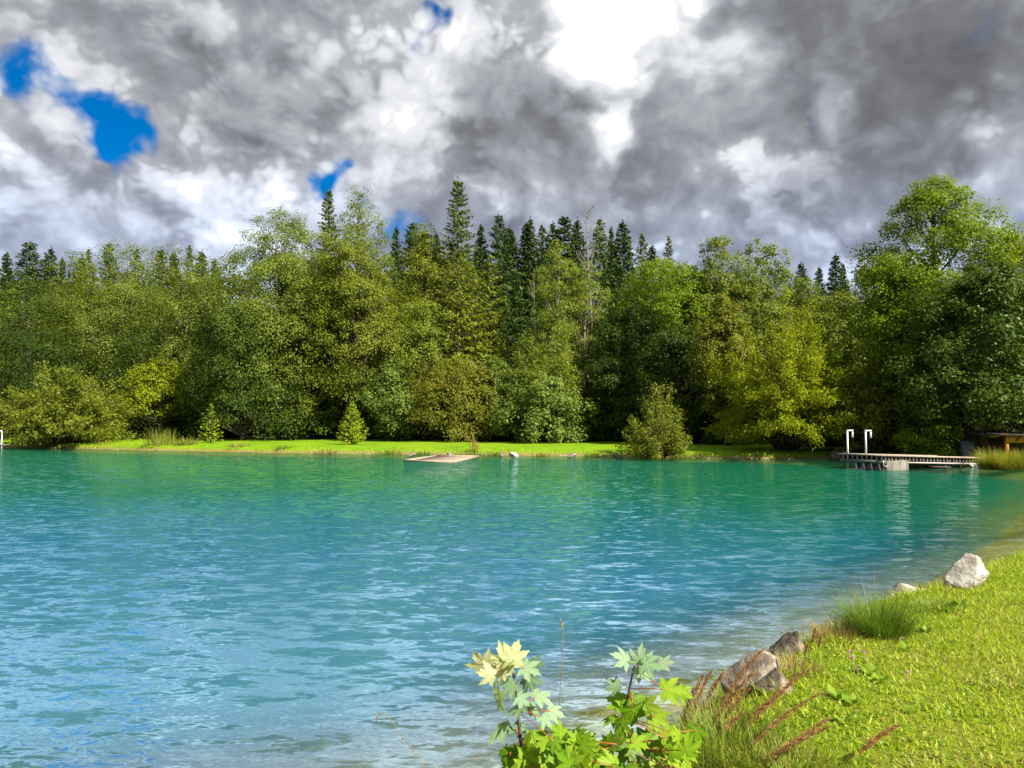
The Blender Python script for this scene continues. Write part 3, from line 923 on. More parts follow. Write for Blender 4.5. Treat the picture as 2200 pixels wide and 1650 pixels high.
tree('broadleaf_tree', 660, 600, 170, 73, 'forest', 'narrow mid-green tree wedged between tall ash and large olive tree', 26, G_EDGE, prof='full', base=.06, nleaf=15000)
tree('broadleaf_tree', 905, 478, 170, 77, 'olive', 'olive-green upright tree left of the tallest spruce', 27, G_EDGE, prof='tall', base=.10, nclump=85, nleaf=19000, wisp=.1)
tree('broadleaf_tree', 900, 640, 170, 70, 'willow', 'vase-shaped tree with fanned bare limbs below the tallest spruce', 28, G_EDGE, prof='round', base=.2, nclump=60, nleaf=9000, csize=.11)
tree('spruce_tree', 982, 380, 150, 75, 'sprucelit', 'tallest spruce, its pale open tip standing clear against grey cloud', 29, gen='c', step=.46, droop=.30, nper=9, spray=30, gap=.14, power=.62, needle=.52)
tree('spruce_tree', 985, 545, 210, 71, 'larch', 'yellow-green drooping spruce in front of the tallest spruce', 30, gen='c', step=.50, droop=.45, nper=7, spray=26, power=.6, needle=.55)
tree('spruce_tree', 1052, 545, 130, 73, 'larch', 'pendulous green spruce to the right of the tallest spruce', 31, gen='c', step=.5, droop=.5, nper=7, spray=22, power=.6, needle=.5)
# --- lower storey, centre left
tree('hazel_bush', 843, 768, 140, 68, 'pale', 'pale-leaved bush catching sun beside the bushy young spruce', 32, prof='tall', base=.02, nclump=45, nleaf=9000, csize=.15, leaf=.3, cat='bush')
tree('rowan_tree', 985, 765, 190, 67, 'rust', 'round reddish-tinged small tree at the back of the lawn', 33, prof='dome', base=.05, nclump=60, nleaf=14000, csize=.13)
tree('maple_bush', 1068, 765, 120, 67, 'pale', 'blue-green bush between the reddish tree and the pale willow', 34, prof='full', base=.02, nclump=42, nleaf=9000, csize=.15, leaf=.28, cat='bush')
tree('maple_bush', 1178, 812, 180, 63, 'pale', 'large-leaved bright bush at the foot of the pale willow', 35, prof='dome', base=.01, nclump=48, nleaf=9500, csize=.15, leaf=.34, cat='bush')
tree('willow_tree', 1185, 700, 165, 65, 'willow', 'feathery pale green willow leaning over the bright bush', 36, gen='s', nstem=85, nleaf=22000, leaf=.30, narrow=.28, spray=.42, up=.9, low=.1)
tree('birch_tree', 1195, 513, 150, 70, 'willow', 'tall pale yellow-green birch beside the dead tree', 37, G_EDGE, prof='column', base=.10, nclump=95, nleaf=24000, csize=.10, leaf=.21, barkm='barkpale', aspect=.5)
tree('birch_tree', 1262, 560, 110, 70, 'willow', 'thin pale birch with a light trunk under the dead crown', 38, G_EDGE, prof='round', base=.35, nclump=45, nleaf=8000, csize=.12, leaf=.21, barkm='barkpale', aspect=.5)
def dead_tree(px, py, wpx, Y, seed, label, n):
    r, H = root_at('dead_tree', px, py, Y, label, 'tree', 'bare dead trees')
    tb, tw = bare_tree(seed, H, wpx * Y / F, n)
    V, q, t, L = tw.arrays()
    tb.add(V, q, t, lv=L)
    tb.build('trunk', M['barkpale'], r, smooth=True)
dead_tree(1268, 428, 190, 72, 41, 'leafless dead tree whose bare twigs rise above the conifer crest', 40)
dead_tree(1150, 575, 90, 74, 42, 'small leafless tree just left of the pale birch', 20)
# --- centre right
tree('broadleaf_tree', 1400, 556, 200, 69, 'bright', 'bright green tree right of the dead tree, below the conifer crest', 43, G_EDGE, prof='dome', base=.05, nclump=90, nleaf=24000, csize=.11)
tree('broadleaf_tree', 1485, 565, 210, 63, 'bright', 'leafy green tree left of the twin-topped tree', 44, G_EDGE, prof='dome', base=.06, nclump=95, nleaf=26000, csize=.11)
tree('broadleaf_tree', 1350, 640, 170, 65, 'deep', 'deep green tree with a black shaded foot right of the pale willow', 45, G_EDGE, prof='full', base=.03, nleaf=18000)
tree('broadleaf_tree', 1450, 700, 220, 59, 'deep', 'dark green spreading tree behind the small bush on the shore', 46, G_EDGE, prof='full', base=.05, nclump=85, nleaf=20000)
tree('broadleaf_tree', 1545, 508, 160, 62, 'ash', 'twin-topped grey-green tree, its nearer left top', 47, G_EDGE, prof='dome', base=.12, nclump=80, nleaf=19000)
tree('broadleaf_tree', 1635, 512, 170, 63, 'ash', 'twin-topped grey-green tree, its right top against the sky', 48, G_EDGE, prof='dome', base=.12, nclump=80, nleaf=20000)
tree('rowan_tree', 1562, 630, 140, 54, 'rust', 'brown-tinged tree squeezed beside the big golden willow', 49, prof='tall', base=.20, nclump=60, nleaf=12000, trunk_r=.2)
tree('broadleaf_tree', 1720, 590, 170, 66, 'forest', 'round green tree showing behind the top of the golden willow', 50, G_EDGE, prof='full', base=.08, nleaf=16000)
tree('golden_willow', 1690, 640, 325, 47, 'gold', 'big yellow-green willow bush overhanging the water left of the jetty', 51, gen='s', nstem=190, nleaf=58000, leaf=.24, narrow=.26, spray=.34, up=.75, low=.06, cat='willow')
tree('broadleaf_tree', 1800, 625, 170, 58, 'forest', 'mid-green tree between the golden willow and the huge maple', 52, G_EDGE, prof='full', base=.06, nleaf=18000)
tree('willow_bush', 1868, 770, 200, 45, 'olive', 'dull olive bush with bare twigs behind the white ladder rails', 53, gen='s', nstem=90, nleaf=16000, leaf=.2, narrow=.4, spray=.34, up=.8, low=.25, cat='bush')
# --- right
tree('maple_tree', 1975, 378, 345, 47, 'bright', 'huge bright green maple with a lopsided crown, tallest on the jetty side', 54, prof='tall', base=.17, nclump=150, nleaf=44000, csize=.085, leaf=.22, trunk_r=.40, lean=.20)
tree('maple_tree', 1935, 540, 230, 45, 'bright', 'lower sunlit maple crown on the left flank of the huge maple', 55, prof='dome', base=.22, nclump=80, nleaf=20000, csize=.11, leaf=.21)
tree('dark_maple', 2120, 565, 320, 41, 'maplewood', 'dark glossy maple with a straight trunk behind the wheelie bin', 56, prof='full', base=.16, nclump=130, nleaf=32000, csize=.09, leaf=.24, trunk_r=.24)
tree('broadleaf_tree', 2215, 490, 200, 52, 'olive', 'olive tree at the photo edge rising behind the dark maple', 57, G_EDGE, prof='full', base=.1, nclump=80, nleaf=18000)
tree('maple_tree', 2330, 520, 260, 43, 'deep', 'tall maple just beyond the photo edge over the wooden shelter', 58, prof='full', base=.12, nleaf=18000)
tree('sapling_tree', 2005, 850, 120, 42, 'bright', 'slim sunlit young tree beside the pale plank, in front of a thick trunk', 59, prof='tall', base=.08, nclump=40, nleaf=5500, csize=.14, leaf=.18)
tree('broadleaf_tree', 1925, 800, 190, 47, 'deep', 'shaded bush filling the gap beneath the huge maple', 60, prof='dome', base=.02, nleaf=10000, cat='bush')
# --- bushes at the water and saplings on the lawn
tree('shore_bush', 140, 778, 275, 66, 'olive', 'big round olive bush overhanging the water at the left end of the lawn', 61, gen='s', nstem=170, nleaf=42000, leaf=.26, narrow=.42, spray=.42, up=.6, low=.03, cat='bush')
tree('shore_bush', 1412, 836, 150, 45.6, 'olive', 'small open willow bush alone on the lawn edge at the water', 62, gen='s', nstem=90, nleaf=12000, leaf=.16, narrow=.34, spray=.24, up=.75, low=.1, cat='bush')
def sapling(px, py, wpx, Y, seed, label, **kw):
    r = tree('spruce_sapling', px, py, wpx, Y, 'sapling', label, seed, 'young spruces on the far lawn', gen='c', base=.02, **kw)
sapling(453, 868, 54, 63, 63, 'small thin young spruce with a bare leader on the far lawn', step=.26, droop=-.15, nper=6, spray=8, needle=.24, gap=.1, power=.9)
sapling(757, 864, 62, 58.5, 64, 'bushy cone-shaped young spruce on the far lawn', step=.17, droop=-.18, nper=9, spray=13, needle=.22, gap=.02, power=.75)

# --- shaded bushes along the foot of the wood
G_UND = 'shaded bushes along the foot of the wood'
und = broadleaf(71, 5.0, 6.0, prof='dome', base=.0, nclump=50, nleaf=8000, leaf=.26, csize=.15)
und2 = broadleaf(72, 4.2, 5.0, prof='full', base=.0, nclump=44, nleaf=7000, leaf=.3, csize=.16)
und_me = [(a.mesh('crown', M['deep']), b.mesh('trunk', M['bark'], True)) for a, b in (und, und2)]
UND = [(20, 81, 1.0, 'behind the left end of the round shore bush'), (215, 80, 1.1, 'beside the round shore bush, under the grey-green dome'), (300, 81, .9, 'left of the small yellow tree'),
       (405, 77, 1.0, 'right of the small yellow tree'), (480, 76, 1.1, 'behind the thin young spruce'), (560, 74, 1.1, 'under the tall ash'), (635, 73, .95, 'under the tall ash, towards the bushy young spruce'),
       (705, 72, 1.0, 'just left of the bushy young spruce'), (790, 71, .9, 'just right of the bushy young spruce'), (905, 69, 1.05, 'left of the reddish tree'), (960, 68, .85, 'at the foot of the reddish tree'),
       (1030, 68, .9, 'right of the reddish tree'), (1105, 66, .9, 'left of the large-leaved bright bush'), (1260, 65, 1.1, 'right of the large-leaved bright bush'), (1320, 63, 1.1, 'under the deep green tree'),
       (1390, 61, 1.0, 'behind the small shore bush'), (1470, 58, 1.0, 'right of the small shore bush'), (1530, 56, .9, 'under the brown-tinged tree'), (1600, 55, .9, 'behind the golden willow'),
       (1790, 50, .9, 'behind the white ladder rails'), (1850, 49, .8, 'between ladder rails and sapling'), (2060, 46, .8, 'behind the wheelie bin'), (2160, 46, .9, 'behind the wooden shelter')]
rg = random.Random(5)
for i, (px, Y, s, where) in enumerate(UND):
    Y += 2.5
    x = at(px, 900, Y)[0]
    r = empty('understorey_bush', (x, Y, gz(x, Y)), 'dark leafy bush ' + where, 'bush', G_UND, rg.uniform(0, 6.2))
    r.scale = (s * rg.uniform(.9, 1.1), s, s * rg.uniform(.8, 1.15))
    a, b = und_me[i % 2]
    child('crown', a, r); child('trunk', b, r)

# --- conifers on the hill crest
con = [conifer(81, 22.0, 7.6, step=.55, needle=.85, droop=.30, nper=9, spray=20, power=.72),
       conifer(82, 22.0, 6.2, step=.52, needle=.80, droop=.34, nper=9, spray=20, power=.78),
       conifer(83, 22.0, 9.0, step=.60, needle=.90, droop=.20, nper=9, spray=22, power=.62, gap=.12)]
con_me = [(a.mesh('crown', M['spruce']), b.mesh('trunk', M['bark'], True)) for a, b in con]
con_lit = conifer(84, 22.0, 7.0, step=.58, needle=.8, droop=.2, nper=8, spray=18, power=.7, gap=.16)
con_me.append((con_lit[0].mesh('crown', M['sprucelit']), con_lit[1].mesh('trunk', M['bark'], True)))
CREST = [  # px, py of the tip, distance, mesh, label
 (845, 487, 140, 1, 'dark spruce tip just right of the feathery ash'), (877, 478, 140, 2, 'broad dark spruce between feathery ash and tallest spruce'),
 (903, 492, 142, 0, 'dark spruce half hidden by the tallest spruce'), (935, 500, 145, 1, 'dark spruce close to the left side of the tallest spruce'), (1035, 478, 150, 1, 'narrow dark spruce right of the tallest spruce'),
 (1072, 463, 148, 2, 'stout dark spruce, the first big one right of the tallest spruce'), (1098, 486, 152, 0, 'dark spruce in the crest row, second right of the tallest spruce'),
 (1124, 474, 150, 1, 'narrow pointed spruce in the crest row above the small dead tree'), (1148, 466, 150, 0, 'tall dark spruce in the crest row above the small dead tree'), (1170, 480, 153, 3, 'thin brownish conifer in the crest row'),
 (1190, 476, 150, 0, 'spruce in the crest row directly above the pale birch'), (1214, 464, 150, 2, 'flat-topped dark spruce left of the bare twigs'), (1240, 466, 151, 0, 'dark spruce right behind the bare twigs'),
 (1290, 468, 150, 3, 'soft olive conifer right of the bare twigs'), (1316, 482, 151, 1, 'narrow spruce right of the soft olive conifer'), (1341, 472, 148, 0, 'pointed dark spruce at the right end of the crest row'),
 (1380, 500, 140, 3, 'open-crowned pine at the right end of the crest row'), (1410, 524, 135, 0, 'small dark conifer behind the bright green tree'), (1440, 506, 128, 3, 'pale pointed conifer rising from the bright green tree'),
 (1726, 562, 120, 0, 'dark spruce in the sky gap right of the twin-topped tree'), (1766, 572, 118, 1, 'small dark spruce in the middle of the sky gap'), (1806, 545, 112, 0, 'dark spruce in the sky gap next to the huge maple'), (1822, 562, 112, 1, 'smaller spruce touching the huge maple'),
 (2180, 488, 110, 0, 'dark conifer behind the huge maple at the photo edge'),
 (8, 539, 140, 1, 'dark spruce at the far left of the skyline'), (50, 519, 140, 2, 'broad dark spruce, the tallest at the far left of the skyline'), (80, 539, 142, 3, 'soft conifer beside the broad dark spruce at the far left'),
 (102, 531, 140, 0, 'dark spruce, third from the left along the skyline'), (126, 551, 138, 1, 'small narrow spruce in a skyline dip at the far left'), (158, 547, 140, 0, 'dark spruce over the dull olive crown'), (190, 533, 140, 3, 'soft olive conifer over the dull olive crown'),
 (232, 523, 142, 2, 'broad conifer just left above the grey-green dome'), (278, 531, 142, 3, 'pale conifer behind the grey-green dome'), (332, 531, 140, 0, 'dark spruce right above the grey-green dome'),
 (364, 539, 141, 1, 'dark spruce left of a sparse treetop on the skyline'), (400, 525, 140, 3, 'sparse pale treetop on the skyline left of the tall ash'), (428, 537, 141, 0, 'dark spruce left of the tall ash top'), (452, 553, 140, 1, 'small dark spruce touching the tall ash'),
]
for i, (px, py, Y, k, lab) in enumerate(CREST):
    r, H = root_at('crest_conifer', px, py, Y, lab, 'conifer', 'conifers on the wooded hill crest', rg.uniform(0, 6.2))
    s = H / 22.0
    k_ = rg.uniform(.78, 1.25)
    r.scale = (s * k_, s * k_ * rg.uniform(.9, 1.1), s)
    r.rotation_euler.x, r.rotation_euler.y = rg.uniform(-.03, .03), rg.uniform(-.03, .03)
    child('crown', con_me[k][0], r); child('trunk', con_me[k][1], r)

# --- the wood on the slope behind reads as one mass
def hill_wood():
    rng = np.random.default_rng(91)
    protoC = [conifer(92 + k, 20.0, 6.4, step=1.05, needle=1.05, droop=.3, nper=6, spray=7, power=.8)[0].arrays() for k in range(2)]
    protoB = [broadleaf(95 + k, 18.0, 10.0, prof='full', base=.05, nclump=50, nleaf=2600, leaf=.62, csize=.13)[0].arrays() for k in range(2)]
    mbc, mbb = MB(), MB()
    tops_px = np.array([-4000, 0, 450, 600, 850, 1050, 1350, 1450, 1700, 1830, 1900, 2200, 6000])
    tops_py = np.array([560, 556, 560, 520, 505, 492, 500, 555, 602, 600, 540, 560, 600])
    n = 0
    for row, off in enumerate((14, 27, 42, 58, 76, 96)):
        for x in np.arange(-190, 190, 5.6 if row else 6.5):
            X = x + rng.uniform(-2.2, 2.2)
            Y = np.interp(X, YL_X, YL_Y) + off + rng.uniform(-4, 4)
            ppx = 1100 + X / Y * F
            if not -1500 < ppx < 3700:
                continue
            z = gz(X, Y)
            zmax = EYE[2] + (910 - np.interp(ppx, tops_px, tops_py)) / F * Y
            h = min(rng.uniform(15, 23), zmax - z - rng.uniform(0, 2.5))
            if h < 5:
                continue
            isC = rng.random() < (0.97 if 1000 < ppx < 1420 else 0.25 if row == 0 else .72)
            V, q, t, L = (protoC if isC else protoB)[rng.integers(2)]
            s = h / (20.0 if isC else 18.0)
            a = rng.uniform(0, 6.28); c, s_ = math.cos(a), math.sin(a)
            W_ = np.stack([V[:, 0] * c - V[:, 1] * s_, V[:, 0] * s_ + V[:, 1] * c, V[:, 2]], 1) * s * np.array([1.1, 1.1, 1.0]) + np.array([X, Y, z])
            (mbc if isC else mbb).add(W_, q, None, lv=np.clip(L * .8 + rng.uniform(-.1, .3), 0, 1))
            n += 1
    o = mbc.build('hillside_conifer_wood', M['spruce']); tag(o, 'dark conifer wood covering the slope behind the lake', 'wood', kind='stuff')
    o = mbb.build('hillside_leafy_wood', M['forest']); tag(o, 'leafy green wood on the slope behind the front trees', 'wood', kind='stuff')
    print('hill trees', n)
hill_wood()
# ------------------------------------------------------------------ rocks
def rock_mesh(name, mat, seed, sx, sy, sz, sub=5, rough=.28, cut=0.0):
    bm = bmesh.new()
    bmesh.ops.create_icosphere(bm, subdivisions=sub, radius=1.0)
    o = Vector((seed * 7.3, seed * 3.1, seed * 1.7))
    for v in bm.verts:
        p = v.co.copy()
        # faceted boulder: clip by a few planes, then roughen
        for k in range(15):
            n = Vector((math.sin(seed * 3 + k * 2.1), math.cos(seed * 5 + k * 1.3), math.sin(seed + k * 4.2) * .9 + .15)).normalized()
            d = p.dot(n) - (0.66 + 0.17 * math.sin(k * 2.7 + seed))
            if d > 0:
                p -= n * d * 0.93
        f = 1 + rough * mnoise.fractal(p * 1.2 + o, 1.0, 2.0, 3) * .35 + 0.055 * mnoise.fractal(p * 4.5 + o, .9, 2.0, 4)
        v.co = Vector((p.x * f * sx, p.y * f * sy, p.z * f * sz))
    me = bpy.data.meshes.new(name)
    bm.to_mesh(me); bm.free()
    for pl in me.polygons:
        pl.use_smooth = True
    me.materials.append(mat)
    return me

def rock(px, py, Y, w, h, mat, label, seed, d=None, sink=.25, name='rock', sub=5, group=None, rz=0.0):
    """centre bottom at px,py; w,h in metres"""
    x = at(px, py, Y)[0]
    z = gz(x, Y)
    o = bpy.data.objects.new(name, rock_mesh(name, M[mat], seed, w / 2, (d or w * .8) / 2, h * .62, sub))
    COL.objects.link(o)
    o.location = (x, Y, max(z, -.05) + h * (.5 - sink))
    o.rotation_euler = (0, 0, rz)
    tag(o, label, 'rock', group)
    return o

def Yon(py, z=0.3):
    return on(1100, py, z)[1]

rock(2080, 1274, Yon(1274, .28), .46, .37, 'rock', 'pale angular boulder standing alone on the near bank edge', 3, d=.42, sink=.18)
rock(1958, 1292, Yon(1294, .15), .58, .24, 'rock', 'flat whitish slab behind the green sedge tuft at the water edge', 5, d=.42, sink=.2)
rock(1618, 1490, Yon(1490, .22), .44, .29, 'rockmix', 'white-topped weathered boulder behind the brown plume grass', 8, d=.40, sink=.14)
rock(1700, 1428, Yon(1428, .2), .40, .27, 'rockdark', 'dark rough boulder right next to the white-topped one', 9, d=.36, sink=.16)
rock(1668, 1500, Yon(1498, .30), .26, .15, 'rockdark', 'low dark stone at the foot of the white-topped boulder', 13, d=.3, sink=.25)
for px, Y, w, h, s, lab in [(1105, 48.6, .85, .55, 21, 'whitish stone at the far waterline, brightest along the lawn'), (884, 49.8, .75, .35, 22, 'dark low stone at the far waterline left of the raft'), (965, 50.2, .7, .35, 23, 'brown stone on the far waterline just behind the raft'),
                            (1076, 49.2, .4, .45, 24, 'small upright stone left of the whitish one'), (1228, 47.8, .9, .45, 25, 'broad brown stone at the far waterline right of the whitish one'), (1326, 46.4, .85, .5, 26, 'brown stone at the far waterline nearest the small shore bush'),
                            (1580, 44.9, .7, .4, 27, 'dark stone in the shade between shore bush and golden willow')]:
    rock(px, 975, Y, w * .85, h * .8, 'rock' if s == 21 else 'rockfar', lab, s, sub=3, group='stones along the far waterline')
rock(1806, 985, 44.6, 1.5, .75, 'rockdark', 'dark bank boulder at the water behind the jetty tip', 31, sub=3)
rock(2082, 1000, 37.4, .55, .28, 'rock', 'pale flat stone in the water under the jetty', 32, sub=3)
rock(2104, 997, 37.6, .6, .55, 'rock', 'yellowish stone at the landward end of the jetty', 33, sub=3)
rock(1952, 975, 44.0, .95, .75, 'log', 'pale shaggy heap of cut straw on the lawn behind the jetty', 34, sub=3, name='straw_heap')['category'] = 'heap'

# ------------------------------------------------------------------ jetty
def nrm(v):
    v = np.array(v, float); return v / np.linalg.norm(v)

def jetty():
    Cn = np.array(at(1899, 978, 33.6)); Cn[2] = .66
    Rn = np.array(at(2112, 984, 36.8)); Rn[2] = .42
    u = nrm(Rn - Cn)                                   # towards the shore
    vxy = nrm([-u[1], u[0], 0])                        # away from the camera, across the deck
    if vxy[1] < 0: vxy = -vxy
    Ln = np.linalg.norm(Rn - Cn)
    Wd = 2.3
    up = nrm(np.cross(u, vxy)); up = up if up[2] > 0 else -up
    root = empty('jetty', tuple(np.array([Cn[0], Cn[1], 0.0])), 'weathered wooden jetty on a concrete block with white ladder rails', 'jetty')
    o0 = np.array([Cn[0], Cn[1], 0.0])
    def W(a, b, h):                                    # along deck, across, up -> local
        return Cn + u * a + vxy * b + up * h - o0
    rng = random.Random(2)
    mb = MB()
    n = 62
    pw = Ln / n
    for i in range(n):
        mb.box(W((i + .5) * pw, Wd / 2 + rng.uniform(-.03, .03), -.02 + rng.uniform(-.006, .006)), pw * .86, Wd, .045, u, up, lv=rng.random())
    deck = mb.build('deck', M['plank'], root)
    # front and back edge boards
    for b, nm in ((-.03, 'edge_board'), (Wd + .03, 'edge_board')):
        mb = MB(); mb.box(W(Ln / 2, b, -.005), Ln, .055, .07, u, up); mb.build(nm, M['plank'], deck)
    mb = MB(); mb.box(W(-.03, Wd / 2, -.005), .055, Wd + .1, .068, u, up); mb.build('edge_board', M['plank'], deck)
    for b in (Wd - .16, .16):
        mb = MB(); mb.box(W(Ln / 2 + .05, b, -.15), Ln - .1, .10, .20, u, up); sb = mb.build('side_beam', M['beam'], root)
    for k in (-.02,):
        mb = MB(); mb.box(W(Ln / 2 + .1, .02, -.29), Ln - .3, .07, .06, u, up); mb.build('lower_rail', M['batten'], root)
    for i in range(29):
        a = .16 + i * (Ln - .4) / 28
        mb = MB(); mb.box(W(a + rng.uniform(-.03, .03), .075, -.15 + rng.uniform(-.01, .01)), .035, .05, .20 + rng.uniform(-.03, .03), u + up * rng.uniform(-.12, .12), up)
        mb.build('batten', M['batten'], sb)
    for i in range(9):
        b = .12 + i * (Wd - .3) / 8
        mb = MB(); mb.box(W(.02, b, -.13), .05, .035, .18, u, up); mb.build('batten', M['batten'], sb)
    # end beam, greenish
    mb = MB(); mb.box(W(.08, Wd / 2, -.30), .10, Wd + .05, .15, u, up); mb.build('end_beam', M['greenbeam'], root)
    # concrete block under the head, with a slatted recess
    h0, h1 = -.75, Cn[2] - .235
    uh = nrm([u[0], u[1], 0])
    mb = MB()
    bw, bd = 1.45, 1.75
    c = Cn - o0
    def B(a, b, z): return c * np.array([1, 1, 0]) + uh * a + vxy * b + np.array([0, 0, z])
    zc, zh = (h0 + h1) / 2, h1 - h0
    mb.box(B(.10 + bw / 2, bd / 2 - .05, zc), bw - .3, bd, zh, uh)
    for b in (.02, .45, .85, 1.25, 1.65):
        mb.box(B(.10 + bw / 2 - .003, b - .05 if b > .1 else b + .02 - .05, zc - .004), bw - .02, .10, zh - .01, uh)
    cb = mb.build('concrete_block', M['concrete'], root)
    for b in (.25, .65, 1.05, 1.45):
        m2 = MB(); m2.tube([B(.06, b + .08, .40), B(.02, b - .08, -.1)], .028, 6); m2.build('slat', M['white'], cb)
    m2 = MB(); m2.tube([B(-.02, .02, .45), B(-.02, .02, .20), B(.16, -.06, .20)], .02, 6); m2.build('bracket', M['white'], cb)
    # props near the landward end
    for a in (3.4, 4.6, 5.7):
        m2 = MB(); m2.tube([W(a, .3, -.2), W(a + .1, .3, -.2) * np.array([1, 1, 0]) + np.array([0, 0, -.3])], .06, 7); m2.build('prop', M['beam'], root, smooth=True)
    m2 = MB(); m2.box(W(3.9, .1, -.46), 1.3, .3, .06, u, up); m2.build('cross_plank', M['beam'], root)
    # white ladder rails: square tube, hooked over at the top
    view = nrm([1, -.35, 0])
    for k, (b, down) in enumerate(((1.95, True), (.98, False))):
        base = W(.10, b, 0)
        top = base + np.array([0, 0, 1.10])
        m2 = MB(); s = .058
        lo = -.75 if down else .0
        m2.box(base + np.array([0, 0, (1.10 + lo) / 2 - s / 4]), s, s, 1.10 - lo, uh)
        m2.box(top + uh * .17 + np.array([0, 0, -s / 2 + .003]), .34 + s + .006, s + .006, s + .006, uh)
        m2.box(top + uh * .34 + np.array([0, 0, -.215]), s, s, .27, uh)
        m2.build('ladder_rail', M['white'], root)
    m2 = MB(); m2.tube([W(.0, 1.95, -.66), W(.0, 1.0, -.66)], .025, 6); m2.build('ladder_rung', M['batten'], root)
    # the lawn side landing
jetty()

def raft():
    A = on(870, 989, .08); B = on(972, 991, .08); Cc = on(1027, 980, .08); D = on(930, 979, .08)
    D = A + (Cc - B)
    o0 = np.array([(A[0] + Cc[0]) / 2, (A[1] + Cc[1]) / 2, 0])
    root = empty('raft', tuple(o0), 'flat wooden swimming raft floating near the far shore', 'raft')
    A, B, Cc, D = (q - o0 for q in (A, B, Cc, D))
    rng = random.Random(4)
    u, v = nrm(B - A), nrm(D - A)
    L, W = np.linalg.norm(B - A), np.linalg.norm(D - A)
    up = np.array([0, 0, 1.0])
    mb = MB()
    n = 22
    for i in range(n):
        q = A + v * W * (i + .5) / n + u * L / 2
        mb.box(q + np.array([0, 0, -.06 + rng.uniform(-.006, .006)]), L - .1, W / n * .88, .05, u, up)
    mb.build('deck', M['raftdeck'], root)
    for p, q in ((A, B), (D, Cc), (A, D), (B, Cc)):
        m2 = MB()
        d = nrm(q - p)
        shrink = .26 if (p is A and q is D) or (p is B) else 0
        m2.box((p + q) / 2 + np.array([0, 0, -.03]), np.linalg.norm(q - p) - shrink + .1, .16, .13, d, up)
        m2.build('frame_beam', M['raft'], root)
raft()

# ------------------------------------------------------------------ bin, plank, shelter, rail
def bin_():
    Y = 40.5
    x = at(2076, 950, Y)[0]; z = gz(x, Y)
    root = empty('wheelie_bin', (x, Y, z), 'dark grey wheelie bin standing behind the landward end of the jetty', 'bin', rz=R(-20))
    root.scale = (1.1, 1.1, 1.12)
    bm = bmesh.new()
    prof = [(0.05, .21, .25), (.92, .27, .31)]
    rings = []
    for z_, a, b in [(0.04, .20, .24), (.06, .215, .255), (.5, .24, .285), (.88, .268, .315), (.90, .285, .33), (.93, .285, .33)]:
        rings.append([bm.verts.new((i * a, j * b, z_)) for i, j in ((-1, -.85), (-.85, -1), (.85, -1), (1, -.85), (1, .85), (.85, 1), (-.85, 1), (-1, .85))])
    for r0, r1 in zip(rings, rings[1:]):
        for i in range(8):
            bm.faces.new((r0[i], r0[(i + 1) % 8], r1[(i + 1) % 8], r1[i]))
    bm.faces.new(rings[0][::-1]); bm.faces.new(rings[-1])
    def put(bm, name, mat):
        me = bpy.data.meshes.new(name); bm.to_mesh(me); bm.free(); me.materials.append(mat)
        o = bpy.data.objects.new(name, me); COL.objects.link(o); o.parent = root
    put(bm, 'body', M['bin'])
    mb = MB()
    mb.box((0, -.01, .965), .60, .70, .05); mb.box((0, 0, 1.0), .5, .56, .03); mb.box((0, -.37, .95), .5, .05, .06)
    lid = mb.build('lid', M['bin'], root)
    mb = MB(); mb.tube([(-.24, .36, .93), (-.24, .42, .95), (.24, .42, .95), (.24, .36, .93)], .018, 6); mb.build('handle', M['bin'], lid)
    for s in (-1, 1):
        mb = MB(); mb.tube([(s * .25, .25, .1), (s * .30, .25, .1)], .10, 14); mb.build('wheel', M['hutroof'], root)
bin_()

def plank_pile():
    a = on(2000, 968, .55); b = on(2076, 962, .62)
    a = at(2003, 967, 42.0); b = at(2078, 963, 40.9)
    a[2] = gz(a[0], a[1]) + .10; b[2] = gz(b[0], b[1]) + .22
    o0 = (a + b) / 2 * np.array([1, 1, 0]) + np.array([0, 0, gz((a[0] + b[0]) / 2, (a[1] + b[1]) / 2)])
    mb = MB()
    mb.tube([a - o0, (a + b) / 2 - o0 + np.array([0, 0, .02]), b - o0], [.10, .13, .15], 10)
    o = mb.build('log', M['log'], smooth=True)
    o.location = o0
    tag(o, 'pale barkless log lying on the shaded lawn beside the wheelie bin', 'log')
plank_pile()

